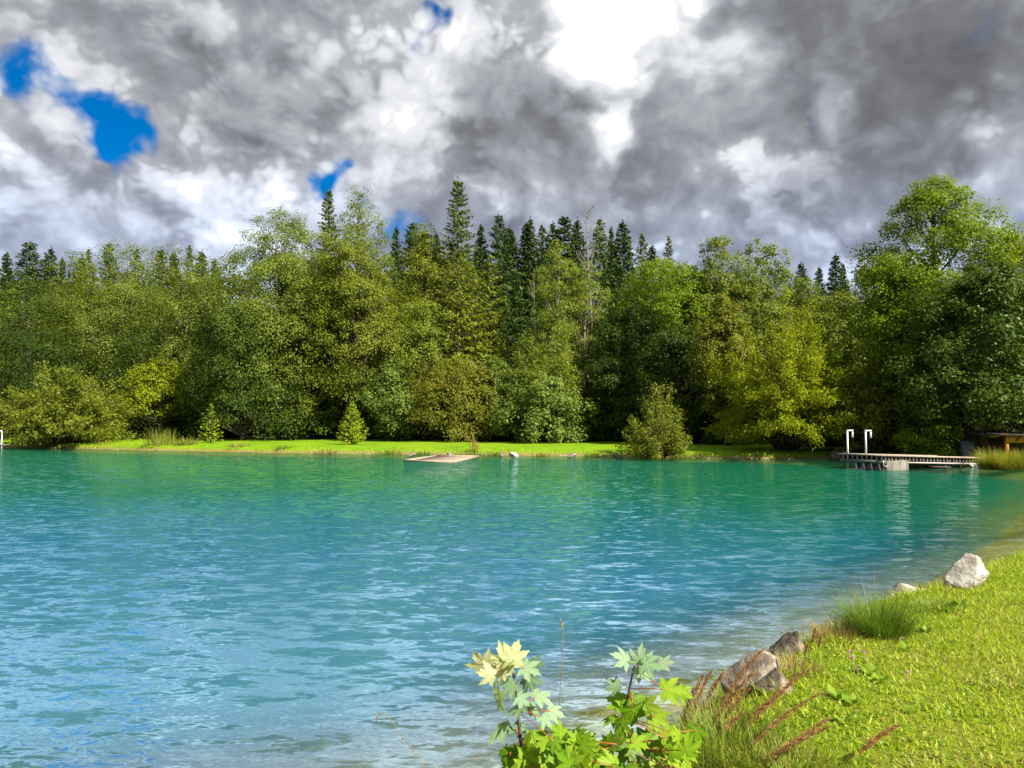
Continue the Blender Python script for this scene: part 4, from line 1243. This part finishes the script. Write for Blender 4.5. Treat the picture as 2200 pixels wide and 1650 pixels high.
def shelter():
    Y = 39.0
    x0 = at(2128, 950, Y)[0]
    z = gz(x0 + 2, Y)
    root = empty('wooden_shelter', (x0, Y, z), 'low wooden shelter with orange boards and a dark green side panel', 'shelter', rz=R(-4))
    Wd, Dp, H = 4.2, 2.2, 1.05
    mb = MB()
    mb.box((Wd / 2 - .1, Dp / 2, H + .04), Wd + .5, Dp + .5, .06, az=(0, -.06, 1)); roof = mb.build('roof', M['hutroof'], root)
    mb = MB()
    for i in range(21):
        mb.box((.75 + (i + .5) * .165, .0, H - .22), .158, .03, .40)
    mb.build('board_front', M['hutwood'], root)
    mb = MB(); mb.box((.38, .02, H - .06), .85, .10, .09, ax=(1, 0, .12)); mb.build('rafter', M['hutwood'], roof)
    for xx in (.82, 3.9):
        mb = MB(); mb.box((xx, .075, H / 2 - .06), .16, .10, H - .06); mb.build('post', M['hutwood'], root)
    for xx in (.82, 3.9):
        mb = MB(); mb.box((xx, Dp, H / 2 - .04), .12, .12, H); mb.build('post', M['hutwood'], root)
    mb = MB(); mb.box((1.35, -.032, H - .21), .40, .03, .07, ax=(.7, 0, .7)); mb.build('brace', M['beam'], root)
    mb = MB(); mb.box((2.75, -.02, .36), 1.75, .03, .80); mb.build('green_panel', M['hutgreen'], root)
    mb = MB(); mb.tube([(1.84, -.06, -.25), (1.84, -.06, .80)], .028, 8); mb.build('white_pole', M['white'], root)
    mb = MB(); mb.box((2.45, -.10, H + .03), .5, .12, .10); mb.build('gutter', M['white'], roof)
    mb = MB(); mb.box((Wd / 2, Dp + .08, H / 2 - .05), Wd, .03, H - .1); mb.build('back_wall', M['beam'], root)
shelter()

def white_rail():
    Y = 62.5
    x = at(4, 940, Y)[0]
    root = empty('white_rail', (x, Y, 0), 'white hooped metal rail on the little landing at the far left', 'rail')
    mb = MB()
    mb.tube([(0, 0, -.4), (0, 0, 1.40), (-.05, 0, 1.46), (-1.1, 0, 1.46), (-1.15, 0, 1.40), (-1.15, 0, -.4)], .055, 8)
    mb.build('hoop', M['white'], root, smooth=True)
    mb = MB(); mb.box((-.58, 0, .42), 1.1, .06, .07); mb.build('cross_bar', M['white'], root)
    o = empty('landing', (x - 1.4, Y + 1.3, 0), 'small plank landing under the white rail at the far left', 'landing')
    mb = MB()
    for i in range(12):
        mb.box((-1.4 + i * .28, 0, .32), .25, 2.2, .05)
    mb.build('deck', M['plank'], o)
    for sx in (-1.4, 1.6):
        mb = MB(); mb.tube([(sx, -.9, -.6), (sx, -.9, .29)], .07, 8); mb.build('post', M['beam'], o)
white_rail()

# ------------------------------------------------------------------ grass on the near bank
def lawn_grass():
    rng = np.random.default_rng(101)
    n = 560000
    # more blades where they stand nearer the lens
    y = 2.6 + (rng.random(n) ** 1.35) * 12.5
    x = rng.uniform(-2.5, 14.5, n)
    keep = (x > -2.5) & (x - y * 0.70 < 1.6 + 4.4 * rng.random(n) ** 1.5)
    x, y = x[keep], y[keep]
    d = sdist(np.stack([x, y], 1), POND)
    k = d > 0.10 + 0.12 * wob(x * 3, y * 3)
    x, y, d = x[k], y[k], d[k]
    z = ground(x, y)
    n = len(x)
    # dry and lush patches of the mown turf
    pt = np.sin(x * 2.1 + 1.7 * np.sin(y * 1.3)) * np.sin(y * 1.7 + x * .6) + .6 * np.sin(x * 5.3 + y * 2.2) * np.sin(y * 4.7 - x * 1.2)
    edge = sm((1.0 - d) / .7)
    cl = .5 + .5 * np.sin(x * 23 + 3 * np.sin(y * 9)) * np.sin(y * 21 + 3 * np.sin(x * 11))
    L = (0.018 + 0.030 * rng.random(n) + 0.032 * cl ** 1.5) * (1 + edge * (0.8 + 2.2 * rng.random(n) ** 2))
    lv = np.clip(.46 + .14 * pt + .22 * (cl - .5) + rng.normal(size=n) * .24 - edge * .10 * rng.random(n), 0, 1)
    dryp = ((x - 2.15) ** 2 / .12 + (y - 3.75) ** 2 / .05 < 1 + .7 * pt) | ((x - 3.2) ** 2 / .10 + (y - 5.0) ** 2 / .06 < .8 + .8 * pt)
    lv = np.where(dryp & (rng.random(n) < .6), rng.uniform(0, .25, n), lv)
    mb = MB()
    wd = rng.uniform(.0035, .0095, n) * (1 + y / 14)
    blades(mb, np.stack([x, y, z - .004], 1), rng.uniform(0, 6.28, n), L, rng.uniform(.05, .95, n), rng.uniform(.1, 1.4, n), wd, 2, lv, twist=rng.uniform(0, 6.28, n))
    o = mb.build('lawn_grass', M['lawn'])
    tag(o, 'short sunlit mown grass covering the near bank', 'grass', kind='stuff')
    print('blades', n)
    # clover and small herb leaves in the turf
    n = 26000
    y = 2.8 + rng.random(n) ** 1.3 * 9.5; x = rng.uniform(-1, 9, n)
    pt = np.sin(x * 3.1 + 2 * np.sin(y * 1.9)) * np.sin(y * 2.7 + x) + .5 * np.sin(x * 9 + y * 5)
    d = sdist(np.stack([x, y], 1), POND)
    k = (d > .15) & (pt > .05) & (x < y * .7 + 2)
    x, y = x[k], y[k]; n = len(x)
    z = ground(x, y) + rng.uniform(.02, .06, n)
    mb = MB()
    L = rng.uniform(.014, .040, n)
    leaf_quads(np.stack([x, y, z], 1), np.array([0, 0, 1.0]) + rng.normal(size=(n, 3)) * .4, rng.normal(size=(n, 3)), L, L * .75, .25 + rng.random(n) * .6, mb, .1)
    o = mb.build('clover_leaves', M['weed'])
    tag(o, 'small round clover leaves mixed into the near turf', 'clover', kind='stuff')
lawn_grass()

def tuft_mesh(seed, n, Rb, Lm, lean=(.05, .9), bend=(.3, 1.1), w=.007, segs=5, mat='sedge', lvr=(.2, 1), name='tuft'):
    rng = np.random.default_rng(seed)
    a = rng.uniform(0, 6.28, n); r = Rb * np.sqrt(rng.random(n))
    mb = MB()
    az = a + rng.normal(size=n) * .5
    L = Lm * rng.uniform(.45, 1.1, n)
    blades(mb, np.stack([np.cos(a) * r, np.sin(a) * r, np.full(n, -.04)], 1), az, L, rng.uniform(lean[0], lean[1], n) * (.35 + .65 * r / Rb), rng.uniform(bend[0], bend[1], n), w * rng.uniform(.6, 1.3, n), segs, rng.uniform(lvr[0], lvr[1], n))
    return mb

def tuft(px, py, Y, label, seed, cat='grass tuft', name='sedge_tuft', mat='sedge', group=None, scale=(1, 1, 1), **kw):
    x = at(px, py, Y)[0]
    o = tuft_mesh(seed, mat=mat, **kw).build(name, M[mat])
    o.location = (x, Y, max(gz(x, Y), 0.0))
    o.scale = scale
    tag(o, label, cat, group)
    return o

tuft(1885, 1385, Yon(1372, .3), 'bushy fresh green sedge tuft at the near bank edge', 111, n=1500, Rb=.20, Lm=.42, w=.006, lvr=(.45, 1))
tuft(1870, 1375, Yon(1365, .3), 'sparse tall thin stalks rising out of the bushy green sedge', 119, name='tall_stalks', mat='dry', n=34, Rb=.24, Lm=.62, w=.0045, lean=(.0, .45), bend=(.1, .7))
tuft(1735, 1400, Yon(1395, .25), 'thin pale stalks leaning out over the water above the dark boulder', 120, name='tall_stalks', mat='dry', n=30, Rb=.18, Lm=.42, w=.004, lean=(.0, .6), bend=(.1, .7))
tuft(1800, 1410, Yon(1395, .25), 'straw-coloured grass clump in front of the bushy green sedge', 112, mat='dry', n=520, Rb=.16, Lm=.24, w=.005)
tuft(2010, 1330, Yon(1325, .3), 'low green grass clump between sedge tuft and pale boulder', 113, n=420, Rb=.2, Lm=.20, w=.006)
tuft(1700, 1470, Yon(1462, .3), 'dry tangled grass below the dark boulder', 114, mat='dry', n=420, Rb=.16, Lm=.20, w=.005)
tuft(1560, 1600, Yon(1590, .4), 'long green grass at the foot of the brown plumes', 115, n=900, Rb=.26, Lm=.34, w=.006, lvr=(.2, .9))
tuft(1690, 1640, Yon(1640, .42), 'yellow-green long grass at the bottom of the photo', 116, n=700, Rb=.28, Lm=.24, w=.006, lvr=(.1, .6))
tuft(1480, 1640, Yon(1640, .4), 'coarse green grass between maple saplings and plume grass', 117, n=620, Rb=.2, Lm=.30, w=.006, lvr=(.2, .8))
tuft(1520, 1545, Yon(1535, .2), 'dry brown stalks right at the water edge beside the plumes', 118, mat='dry', n=380, Rb=.16, Lm=.30, w=.005)

# brown feathery plume grass
def plume_grass(pts, label, seed, Lhead=.62, thick=1.0):
    """pts: list of (base px, base py, tip px, tip py, distance)"""
    rng = np.random.default_rng(seed)
    b0 = at(pts[0][0], pts[0][1], pts[0][4])
    x, y = b0[0], b0[1]
    root = empty('plume_grass', (x, y, gz(x, y)), label, 'plume grass', 'brown plume grasses on the near bank')
    o0 = np.array([x, y, gz(x, y)])
    st, hd = MB(), MB()
    for (bx, by, tx, ty, Y) in pts:
        b = at(bx, by, Y); t = at(tx, ty, Y + rng.uniform(-.12, .12))
        b[2] = min(b[2], gz(b[0], b[1]) - .02)
        s = np.linspace(0, 1, 12)[:, None]
        c = b * .5 + t * .5 + np.array([-(t[0] - b[0]) * .22, 0, .10 * (t[2] - b[2])])
        pt = (1 - s) ** 2 * b + 2 * s * (1 - s) * c + s ** 2 * t - o0
        st.tube(pt, np.linspace(.0028, .0012, 12), 4)
        n = int(620 * min(1, thick * 1.0))
        q = 1 - rng.random(n) * Lhead
        ii = np.clip((q * 11), 0, 10.999); k = ii.astype(int)
        p = pt[k] + (pt[k + 1] - pt[k]) * (ii - k)[:, None]
        dr = unit(pt[k + 1] - pt[k])
        env = np.sin(np.clip((1 - q) / Lhead, 0, 1) * math.pi) ** .7
        p = p + rng.normal(size=(n, 3)) * ((.0065 * env + .001) * thick)[:, None]
        L = rng.uniform(.018, .046, n)
        leaf_quads(p, rng.normal(size=(n, 3)), dr + rng.normal(size=(n, 3)) * .20, L, L * .085, rng.random(n), hd)
    st.build('stalks', M['dry'], root)
    hd.build('seed_heads', M['plume'], root)
plume_grass([(1500, 1640, 1640, 1395, 4.4), (1495, 1640, 1625, 1440, 4.3), (1510, 1650, 1610, 1480, 4.3), (1500, 1640, 1600, 1530, 4.2)], 'steep dark brown plumes crossing the white-topped boulder', 121)
plume_grass([(1560, 1650, 1700, 1470, 4.3), (1570, 1650, 1740, 1435, 4.4), (1540, 1650, 1680, 1490, 4.3)], 'brown plumes bending over below the dark boulder', 122)
plume_grass([(1455, 1600, 1510, 1450, 4.5), (1462, 1600, 1530, 1440, 4.55), (1450, 1620, 1490, 1480, 4.5), (1470, 1620, 1555, 1445, 4.5)], 'upright brown plumes at the water edge right of the saplings', 123)
plume_grass([(1560, 1690, 1760, 1490, 4.0), (1580, 1700, 1780, 1562, 3.9), (1640, 1690, 1780, 1545, 3.9)], 'reddish brown plumes leaning low over the mown grass', 124)
plume_grass([(1800, 1690, 1925, 1560, 3.8)], 'single dry plume lying over the mown grass', 125, Lhead=.5)
plume_grass([(1730, 1470, 1752, 1350, 5.2), (1745, 1470, 1765, 1365, 5.2), (1720, 1470, 1735, 1385, 5.2)], 'thin dark seed stalks standing beside the dark boulder', 127, Lhead=.3, thick=.4)

def bent_stem(pts, label, Y, r=.0016, head=True):
    P3 = np.array([at(px, py, Y) for px, py in pts])
    P3[-1, 2] = gz(P3[-1, 0], P3[-1, 1]) if gz(P3[-1, 0], P3[-1, 1]) < P3[-1, 2] else P3[-1, 2]
    o0 = P3[-1].copy()
    root = empty('grass_stem', tuple(o0), label, 'grass stem', 'single thin grass stems over the water')
    mb = MB(); mb.tube(P3 - o0, r, 5); mb.build('stalk', M['dry'], root)
    if head:
        rng = np.random.default_rng(int(pts[0][0]))
        n = 26; k = rng.random(n)
        p = P3[0] * (1 - k)[:, None] + P3[1] * k[:, None] - o0 + rng.normal(size=(n, 3)) * .002
        hb = MB(); L = rng.uniform(.01, .02, n)
        leaf_quads(p, rng.normal(size=(n, 3)), rng.normal(size=(n, 3)) * .4 + (P3[0] - P3[1]) * 8, L, L * .25, rng.random(n), hb)
        hb.build('seed_head', M['dry'], root)
bent_stem([(1204, 1331), (1209, 1350), (1209, 1400), (1205, 1460), (1200, 1560), (1198, 1650), (1197, 1720)], 'thin straight grass stem rising right of the pale maple sapling', 3.3)
bent_stem([(808, 1552), (812, 1535), (824, 1532), (838, 1545), (870, 1590), (905, 1638), (935, 1680), (960, 1730)], 'thin grass stem with nodding tip over open water', 3.2)

# broad-leaved weeds in the turf
def weed_mesh(seed, n=9):
    rng = np.random.default_rng(seed)
    mb = MB()
    for i in range(n):
        a = i * 2.4 + rng.uniform(-.3, .3); L = rng.uniform(.05, .10); e = rng.uniform(.25, .8)
        d = np.array([math.cos(a) * math.cos(e), math.sin(a) * math.cos(e), math.sin(e)])
        sd = np.array([-math.sin(a), math.cos(a), 0]); up = np.cross(d, sd) * -1
        b = d * .02
        pts = []
        for s, w, q in ((0, .08, 0), (.25, .32, -.02), (.55, .40, -.03), (.85, .22, -.06)):
            pts += [b + d * L * s - sd * L * w + up * L * (.06 + q), b + d * L * s + up * L * q * 2, b + d * L * s + sd * L * w + up * L * (.06 + q)]
        pts.append(b + d * L - up * L * .12)
        qd = []
        for r_ in range(3):
            o = r_ * 3
            qd += [(o, o + 1, o + 4, o + 3), (o + 1, o + 2, o + 5, o + 4)]
        mb.add(pts, qd, [(9, 10, 12), (10, 11, 12)], lv=rng.uniform(.2, .9))
    return mb
wm = [weed_mesh(131 + k).mesh('weed_plant', M['weed'], True) for k in range(3)]
for i, (px, py, s) in enumerate([(1800, 1480, 1.0), (1830, 1495, .9), (1870, 1430, 1.1), (1650, 1520, 1.0), (1885, 1450, .9), (1812, 1530, .8), (2060, 1290, 1.2), (1990, 1340, .9), (2030, 1300, 1.0), (1940, 1380, .9)]):
    Y = Yon(py, .42); x = at(px, py, Y)[0]
    o = bpy.data.objects.new('weed_plant', wm[i % 3]); COL.objects.link(o)
    o.location = (x, Y, gz(x, Y)); o.rotation_euler = (0, 0, i * 1.3); o.scale = (s * .8,) * 3
    tag(o, 'small broad-leaved weed growing in the near turf', 'weed', 'broad-leaved weeds in the near turf')
def flower_mesh():
    rng = np.random.default_rng(140)
    mb = MB(); mb.tube([(0, 0, 0), (.004, 0, .05), (.002, .002, .075)], .0015, 4)
    n = 60; d = rdir(rng, n); d[:, 2] = np.abs(d[:, 2]) * 1.1 - .2
    leaf_quads(np.array([0, 0, .082]) + d * .008, np.cross(d, rdir(rng, n)), d, np.full(n, .014), np.full(n, .005), rng.random(n), mb)
    return mb.mesh('clover_flower', M['clover'])
fm = flower_mesh()
for i, (px, py) in enumerate([(1857, 1402), (1833, 1412), (1938, 1370), (1826, 1400), (1950, 1452), (1842, 1440)]):
    Y = Yon(py, .44); x = at(px, py, Y)[0]
    o = bpy.data.objects.new('clover_flower', fm); COL.objects.link(o)
    o.location = (x, Y, gz(x, Y)); o.rotation_euler = (0, 0, i)
    tag(o, 'tiny pink clover flower in the near turf', 'flower', 'pink clover flowers in the near turf')

# ------------------------------------------------------------------ maple saplings
LEAF = [(0, 1.0), (7, .80), (13, .74), (17, .79), (27, .46), (36, .66), (41, .70), (50, .98), (60, .74), (66, .70), (78, .44), (90, .56), (100, .66), (108, .66), (122, .46), (140, .36), (165, .24), (178, .06)]
def maple_leaf(mb, base, tipdir, normal, L, lv, fold=.18, droop=.22):
    t = nrm(tipdir); n = np.array(normal, float); n -= t * n.dot(t); n = nrm(n)
    s = np.cross(t, n)
    half = [(r * math.sin(R(a)), r * math.cos(R(a))) for a, r in LEAF]
    outl = half + [(-x, y) for x, y in half[::-1][:-1]]
    outl = [(x, y) for x, y in outl]
    c = base + t * L * .22
    pts = [c]
    for x, y in outl:
        yy = y * .80
        pts.append(c + s * x * L * .80 + t * yy * L + n * (fold * abs(x) * L - droop * (x * x + max(yy, 0) ** 2) * L + .02 * L * math.sin(x * 14 + y * 9)))
    m = len(outl)
    def on_leaf(x, yy):
        return c0 + s * x * L * .80 + t * yy * L + n * (fold * abs(x) * L - droop * (x * x + max(yy, 0) ** 2) * L + .02 * L * math.sin(x * 14 + yy * 9 / .8) + .004 * L)
    c0 = c
    for va, vl in ((0, .9), (50, .84), (-50, .84), (108, .56), (-108, .56)):
        dx, dy = math.sin(R(va)), math.cos(R(va)) * .8
        ql = math.hypot(dx, dy); wx, wy = dy / ql * .014, -dx / ql * .014
        vp = []
        for k in range(4):
            q = vl * k / 3; w_ = 1 - k / 3.6
            vp += [on_leaf(dx * q - wx * w_, dy * q - wy * w_), on_leaf(dx * q + wx * w_, dy * q + wy * w_)]
        mb.add(vp, [(0, 1, 3, 2), (2, 3, 5, 4), (4, 5, 7, 6)], None, lv=min(1, lv + .45))
    tone = np.clip(lv + np.array([.22] + [(-.16 if r < .6 else .10) for a, r in LEAF] + [(-.16 if r < .6 else .10) for a, r in LEAF[::-1][:-1]]), 0, 1)
    mb.add(pts, None, [(0, 1 + i, 1 + (i + 1) % m) for i in range(m)], lv=tone)

def sapling_maple(stem, leaves, extra, label, seed, Y0):
    rng = np.random.default_rng(seed)
    pts = np.array([at(px, py, Y) for px, py, Y in stem])
    base = pts[0].copy(); base[2] = gz(base[0], base[1])
    root = empty('maple_sapling', tuple(base), label, 'sapling')
    pts[0, 2] = base[2] - .05
    mb = MB(); mb.tube(pts - base, np.linspace(.009, .0035, len(pts)), 7); mb.build('stem', M['stem'], root, smooth=True)
    groups = {'maple': MB(), 'maplepale': MB(), 'maplemute': MB()}
    pet = MB()
    def one(px, py, size, kind, Y, ang, face):
        c = at(px, py, Y)
        L = size * Y / F * .54
        a = R(ang)
        t = np.array([math.sin(a), -.25 + .3 * rng.normal(), math.cos(a)])
        if face == 'up':
            n = np.array([rng.normal() * .35, -.55 + rng.normal() * .15, .8])
        elif face == 'front':
            n = np.array([rng.normal() * .25, -.95, .25])
        else:
            n = np.array([.7 * (1 if rng.random() < .5 else -1), -.35, .1])
        t = nrm(t)
        b = c - t * L * .5
        i = np.argmin(((pts[1:] - b) ** 2).sum(1) * np.where(pts[1:, 2] < b[2] + .06, 1, 4)) + 1
        q = pts[i]
        pet.tube([q - base, (q + b) / 2 - base + np.array([0, 0, .006]), b + t * L * .22 - base], .0018, 4)
        maple_leaf(groups[kind], b - base, t, n, L, rng.uniform(.1, .95), rng.uniform(.0, .35), rng.uniform(.05, .55))
    for (px, py, size, kind, ang, face) in leaves:
        one(px, py, size, kind, Y0 + rng.uniform(-.14, .10), ang, face)
    for (x0, x1, y0, y1, k, kind) in extra:
        for _ in range(k):
            one(rng.uniform(x0, x1), rng.uniform(y0, y1), rng.uniform(55, 105), kind, Y0 + rng.uniform(-.25, .15), rng.uniform(-130, 130), 'up' if rng.random() < .7 else 'side')
    for k, m_ in groups.items():
        if m_.n:
            m_.build('leaves', M[k], root)
    pet.build('leaf_stalks', M['petiole'], root)

sapling_maple([(1135, 1760, 3.15), (1128, 1660, 3.15), (1118, 1590, 3.15), (1112, 1530, 3.16), (1106, 1470, 3.17), (1100, 1425, 3.18)],
    [(1032, 1420, 100, 'maplepale', -38, 'front'), (1046, 1448, 80, 'maplepale', -75, 'front'), (1082, 1408, 105, 'maplepale', -12, 'front'), (1108, 1400, 95, 'maplepale', 18, 'front'), (1096, 1432, 80, 'maplepale', 170, 'front'),
     (1075, 1455, 70, 'maplepale', 200, 'front'), (1140, 1440, 90, 'maplemute', 95, 'up'), (1155, 1428, 70, 'maplemute', 70, 'up'), (1140, 1470, 80, 'maplemute', 150, 'up'), (1068, 1505, 115, 'maplemute', 190, 'side'), (1092, 1480, 85, 'maplemute', 240, 'up'),
     (1125, 1505, 70, 'maplemute', 120, 'up'), (1165, 1490, 95, 'maplemute', 75, 'up'), (1150, 1525, 85, 'maplemute', 115, 'up'), (1105, 1525, 80, 'maplemute', 260, 'side'), (1062, 1580, 105, 'maplemute', 205, 'side'), (1080, 1565, 70, 'maplemute', 250, 'up'),
     (1120, 1565, 75, 'maplemute', 95, 'up'), (1195, 1530, 75, 'maplemute', 95, 'up'), (1175, 1550, 65, 'maplemute', 130, 'up')],
    [(1085, 1200, 1590, 1700, 26, 'maple')], 'maple sapling with pale upturned top leaves over the water', 151, 3.16)
sapling_maple([(1322, 1760, 3.35), (1326, 1680, 3.35), (1334, 1600, 3.36), (1342, 1540, 3.37), (1352, 1480, 3.38), (1362, 1432, 3.38)],
    [(1335, 1412, 85, 'maplemute', -50, 'up'), (1378, 1408, 85, 'maplemute', 10, 'up'), (1400, 1428, 95, 'maplemute', 85, 'up'), (1432, 1424, 70, 'maplemute', 75, 'up'), (1385, 1446, 75, 'maplemute', 140, 'up'), (1318, 1478, 70, 'maplemute', -110, 'side'),
     (1320, 1505, 80, 'maple', -70, 'up'), (1345, 1518, 95, 'maple', 190, 'up'), (1372, 1512, 90, 'maple', 110, 'up'), (1362, 1542, 110, 'maple', 175, 'up'), (1398, 1520, 90, 'maple', 80, 'up'), (1446, 1482, 105, 'maple', 82, 'up'),
     (1472, 1490, 70, 'maple', 100, 'up'), (1310, 1545, 75, 'maple', -100, 'side'), (1335, 1565, 70, 'maple', 185, 'up'), (1420, 1548, 80, 'maple', 120, 'up'), (1405, 1590, 120, 'maple', 80, 'up')],
    [(1230, 1490, 1575, 1700, 60, 'maple')], 'maple sapling with yellow-green leaves left of the plume grass', 152, 3.36)
sapling_maple([(1225, 1760, 3.1), (1215, 1690, 3.1), (1205, 1630, 3.1), (1200, 1585, 3.1)],
    [(1195, 1570, 90, 'maple', -40, 'up'), (1240, 1575, 85, 'maple', 40, 'up'), (1170, 1610, 85, 'maple', -80, 'up'), (1260, 1605, 95, 'maple', 85, 'up'), (1225, 1625, 90, 'maple', 170, 'up'), (1150, 1640, 90, 'maple', -95, 'up')],
    [(1100, 1340, 1590, 1700, 46, 'maple')], 'low bright maple seedling between the two taller saplings', 153, 3.1)

# ------------------------------------------------------------------ growth on the far shore
tuft(345, 972, 60.2, 'tall fan of reeds at the far waterline near the small spruce', 161, name='reed_tuft', n=240, Rb=1.2, Lm=1.5, w=.035, lean=(.0, .35), bend=(.1, .6), lvr=(.1, .7))
tuft(400, 972, 59.6, 'lower sedge right of the tall reed fan', 162, n=260, Rb=.9, Lm=.9, w=.035, lvr=(0, .6))
for i, (px, Y, w, h, m_, lab) in enumerate([(512, 56.8, .9, .5, 'dry', 'rust-brown grass clump at the waterline right of the reeds'), (610, 54.6, .5, .4, 'sedge', 'small green clump between rusty grass and bushy spruce'), (702, 53.2, .9, .55, 'dry', 'brownish clump at the waterline below the bushy spruce'),
                                (835, 51.6, .9, .6, 'sedge', 'leafy green clump at the waterline left of the raft'), (905, 50.8, .7, .5, 'sedge', 'green clump at the waterline behind the raft'), (1010, 49.6, 1.0, .6, 'sedge', 'green clump below the rusty dock stalks'), (1060, 49.4, .6, .5, 'sedge', 'clump of sedge left of the whitish stone'),
                                (1160, 48.4, .6, .4, 'goldgrass', 'yellow clump at the waterline right of the whitish stone'), (1270, 47.6, .5, .45, 'sedge', 'small dark clump between two brown stones'), (230, 63.4, 1.1, .5, 'goldgrass', 'yellow grass at the lawn corner by the round bush'), (1470, 45.6, .9, .5, 'sedge', 'sedge in the shade right of the small shore bush'), (1850, 43.2, .9, .6, 'sedge', 'green herbs on the bank behind the ladder rails')]):
    tuft(px, 972, Y, lab, 170 + i, mat=m_, group='grass clumps along the far waterline', n=150, Rb=w, Lm=h, w=.03, segs=3)
for i, (px, Y, s, lab) in enumerate([(2128, 35.2, .85, 'golden sedge tuft at the landward end of the jetty'), (2166, 34.3, .85, 'middle golden sedge tuft in front of the shelter'), (2194, 34.2, .85, 'golden sedge tuft at the photo edge before the green panel')]):
    tuft(px, 990, Y, lab, 190 + i, mat='goldgrass', group='golden sedge tufts right of the jetty', n=900, Rb=.55 * s, Lm=1.30 * s, w=.018, lean=(.0, .75), bend=(.15, 1.1))
def dock_stalks():
    Y = 51.0; x = at(1023, 950, Y)[0]
    rng = np.random.default_rng(200)
    root = empty('dock_plant', (x, Y, gz(x, Y)), 'rust-red dried dock stalks standing at the lawn edge', 'plant')
    st, hd = MB(), MB()
    for i in range(9):
        b = rng.normal(size=3) * .25 * np.array([1, 1, 0]); t = b + np.array([rng.normal() * .15, rng.normal() * .1, rng.uniform(.5, .9)])
        st.tube([b, (b + t) / 2, t], .012, 4)
        n = 40; k = rng.uniform(.35, 1, n)[:, None]
        L = rng.uniform(.05, .10, n)
        leaf_quads(b * (1 - k) + t * k + rng.normal(size=(n, 3)) * .03, rng.normal(size=(n, 3)), rng.normal(size=(n, 3)) * .5 + np.array([0, 0, 1.]), L, L * .5, rng.random(n), hd)
    st.build('stalks', M['dry'], root); hd.build('seed_heads', M['plume'], root)
dock_stalks()

def shore_fringe():
    rng = np.random.default_rng(210)
    n = 90000
    x = rng.uniform(-46, 26, n); y = rng.uniform(34, 74, n)
    d = sdist(np.stack([x, y], 1), POND)
    k = (d > .0) & (d < 1.3) & (y > 32) & ((x < 20.5))
    x, y, d = x[k], y[k], d[k]
    n = len(x)
    mb = MB()
    L = rng.uniform(.10, .30, n) * (1.15 - d * .55)
    lv = np.clip(.45 + rng.normal(size=n) * .25 - .25 * sm((.45 - d) / .45), 0, 1)
    blades(mb, np.stack([x, y, ground(x, y) - .01], 1), rng.uniform(0, 6.28, n), L, rng.uniform(.0, .5, n), rng.uniform(.2, .9, n), rng.uniform(.02, .04, n), 2, lv)
    o = mb.build('shore_grass', M['lawn'])
    tag(o, 'unmown grass fringe along the far waterline', 'grass', kind='stuff')
    print('fringe', n)
shore_fringe()
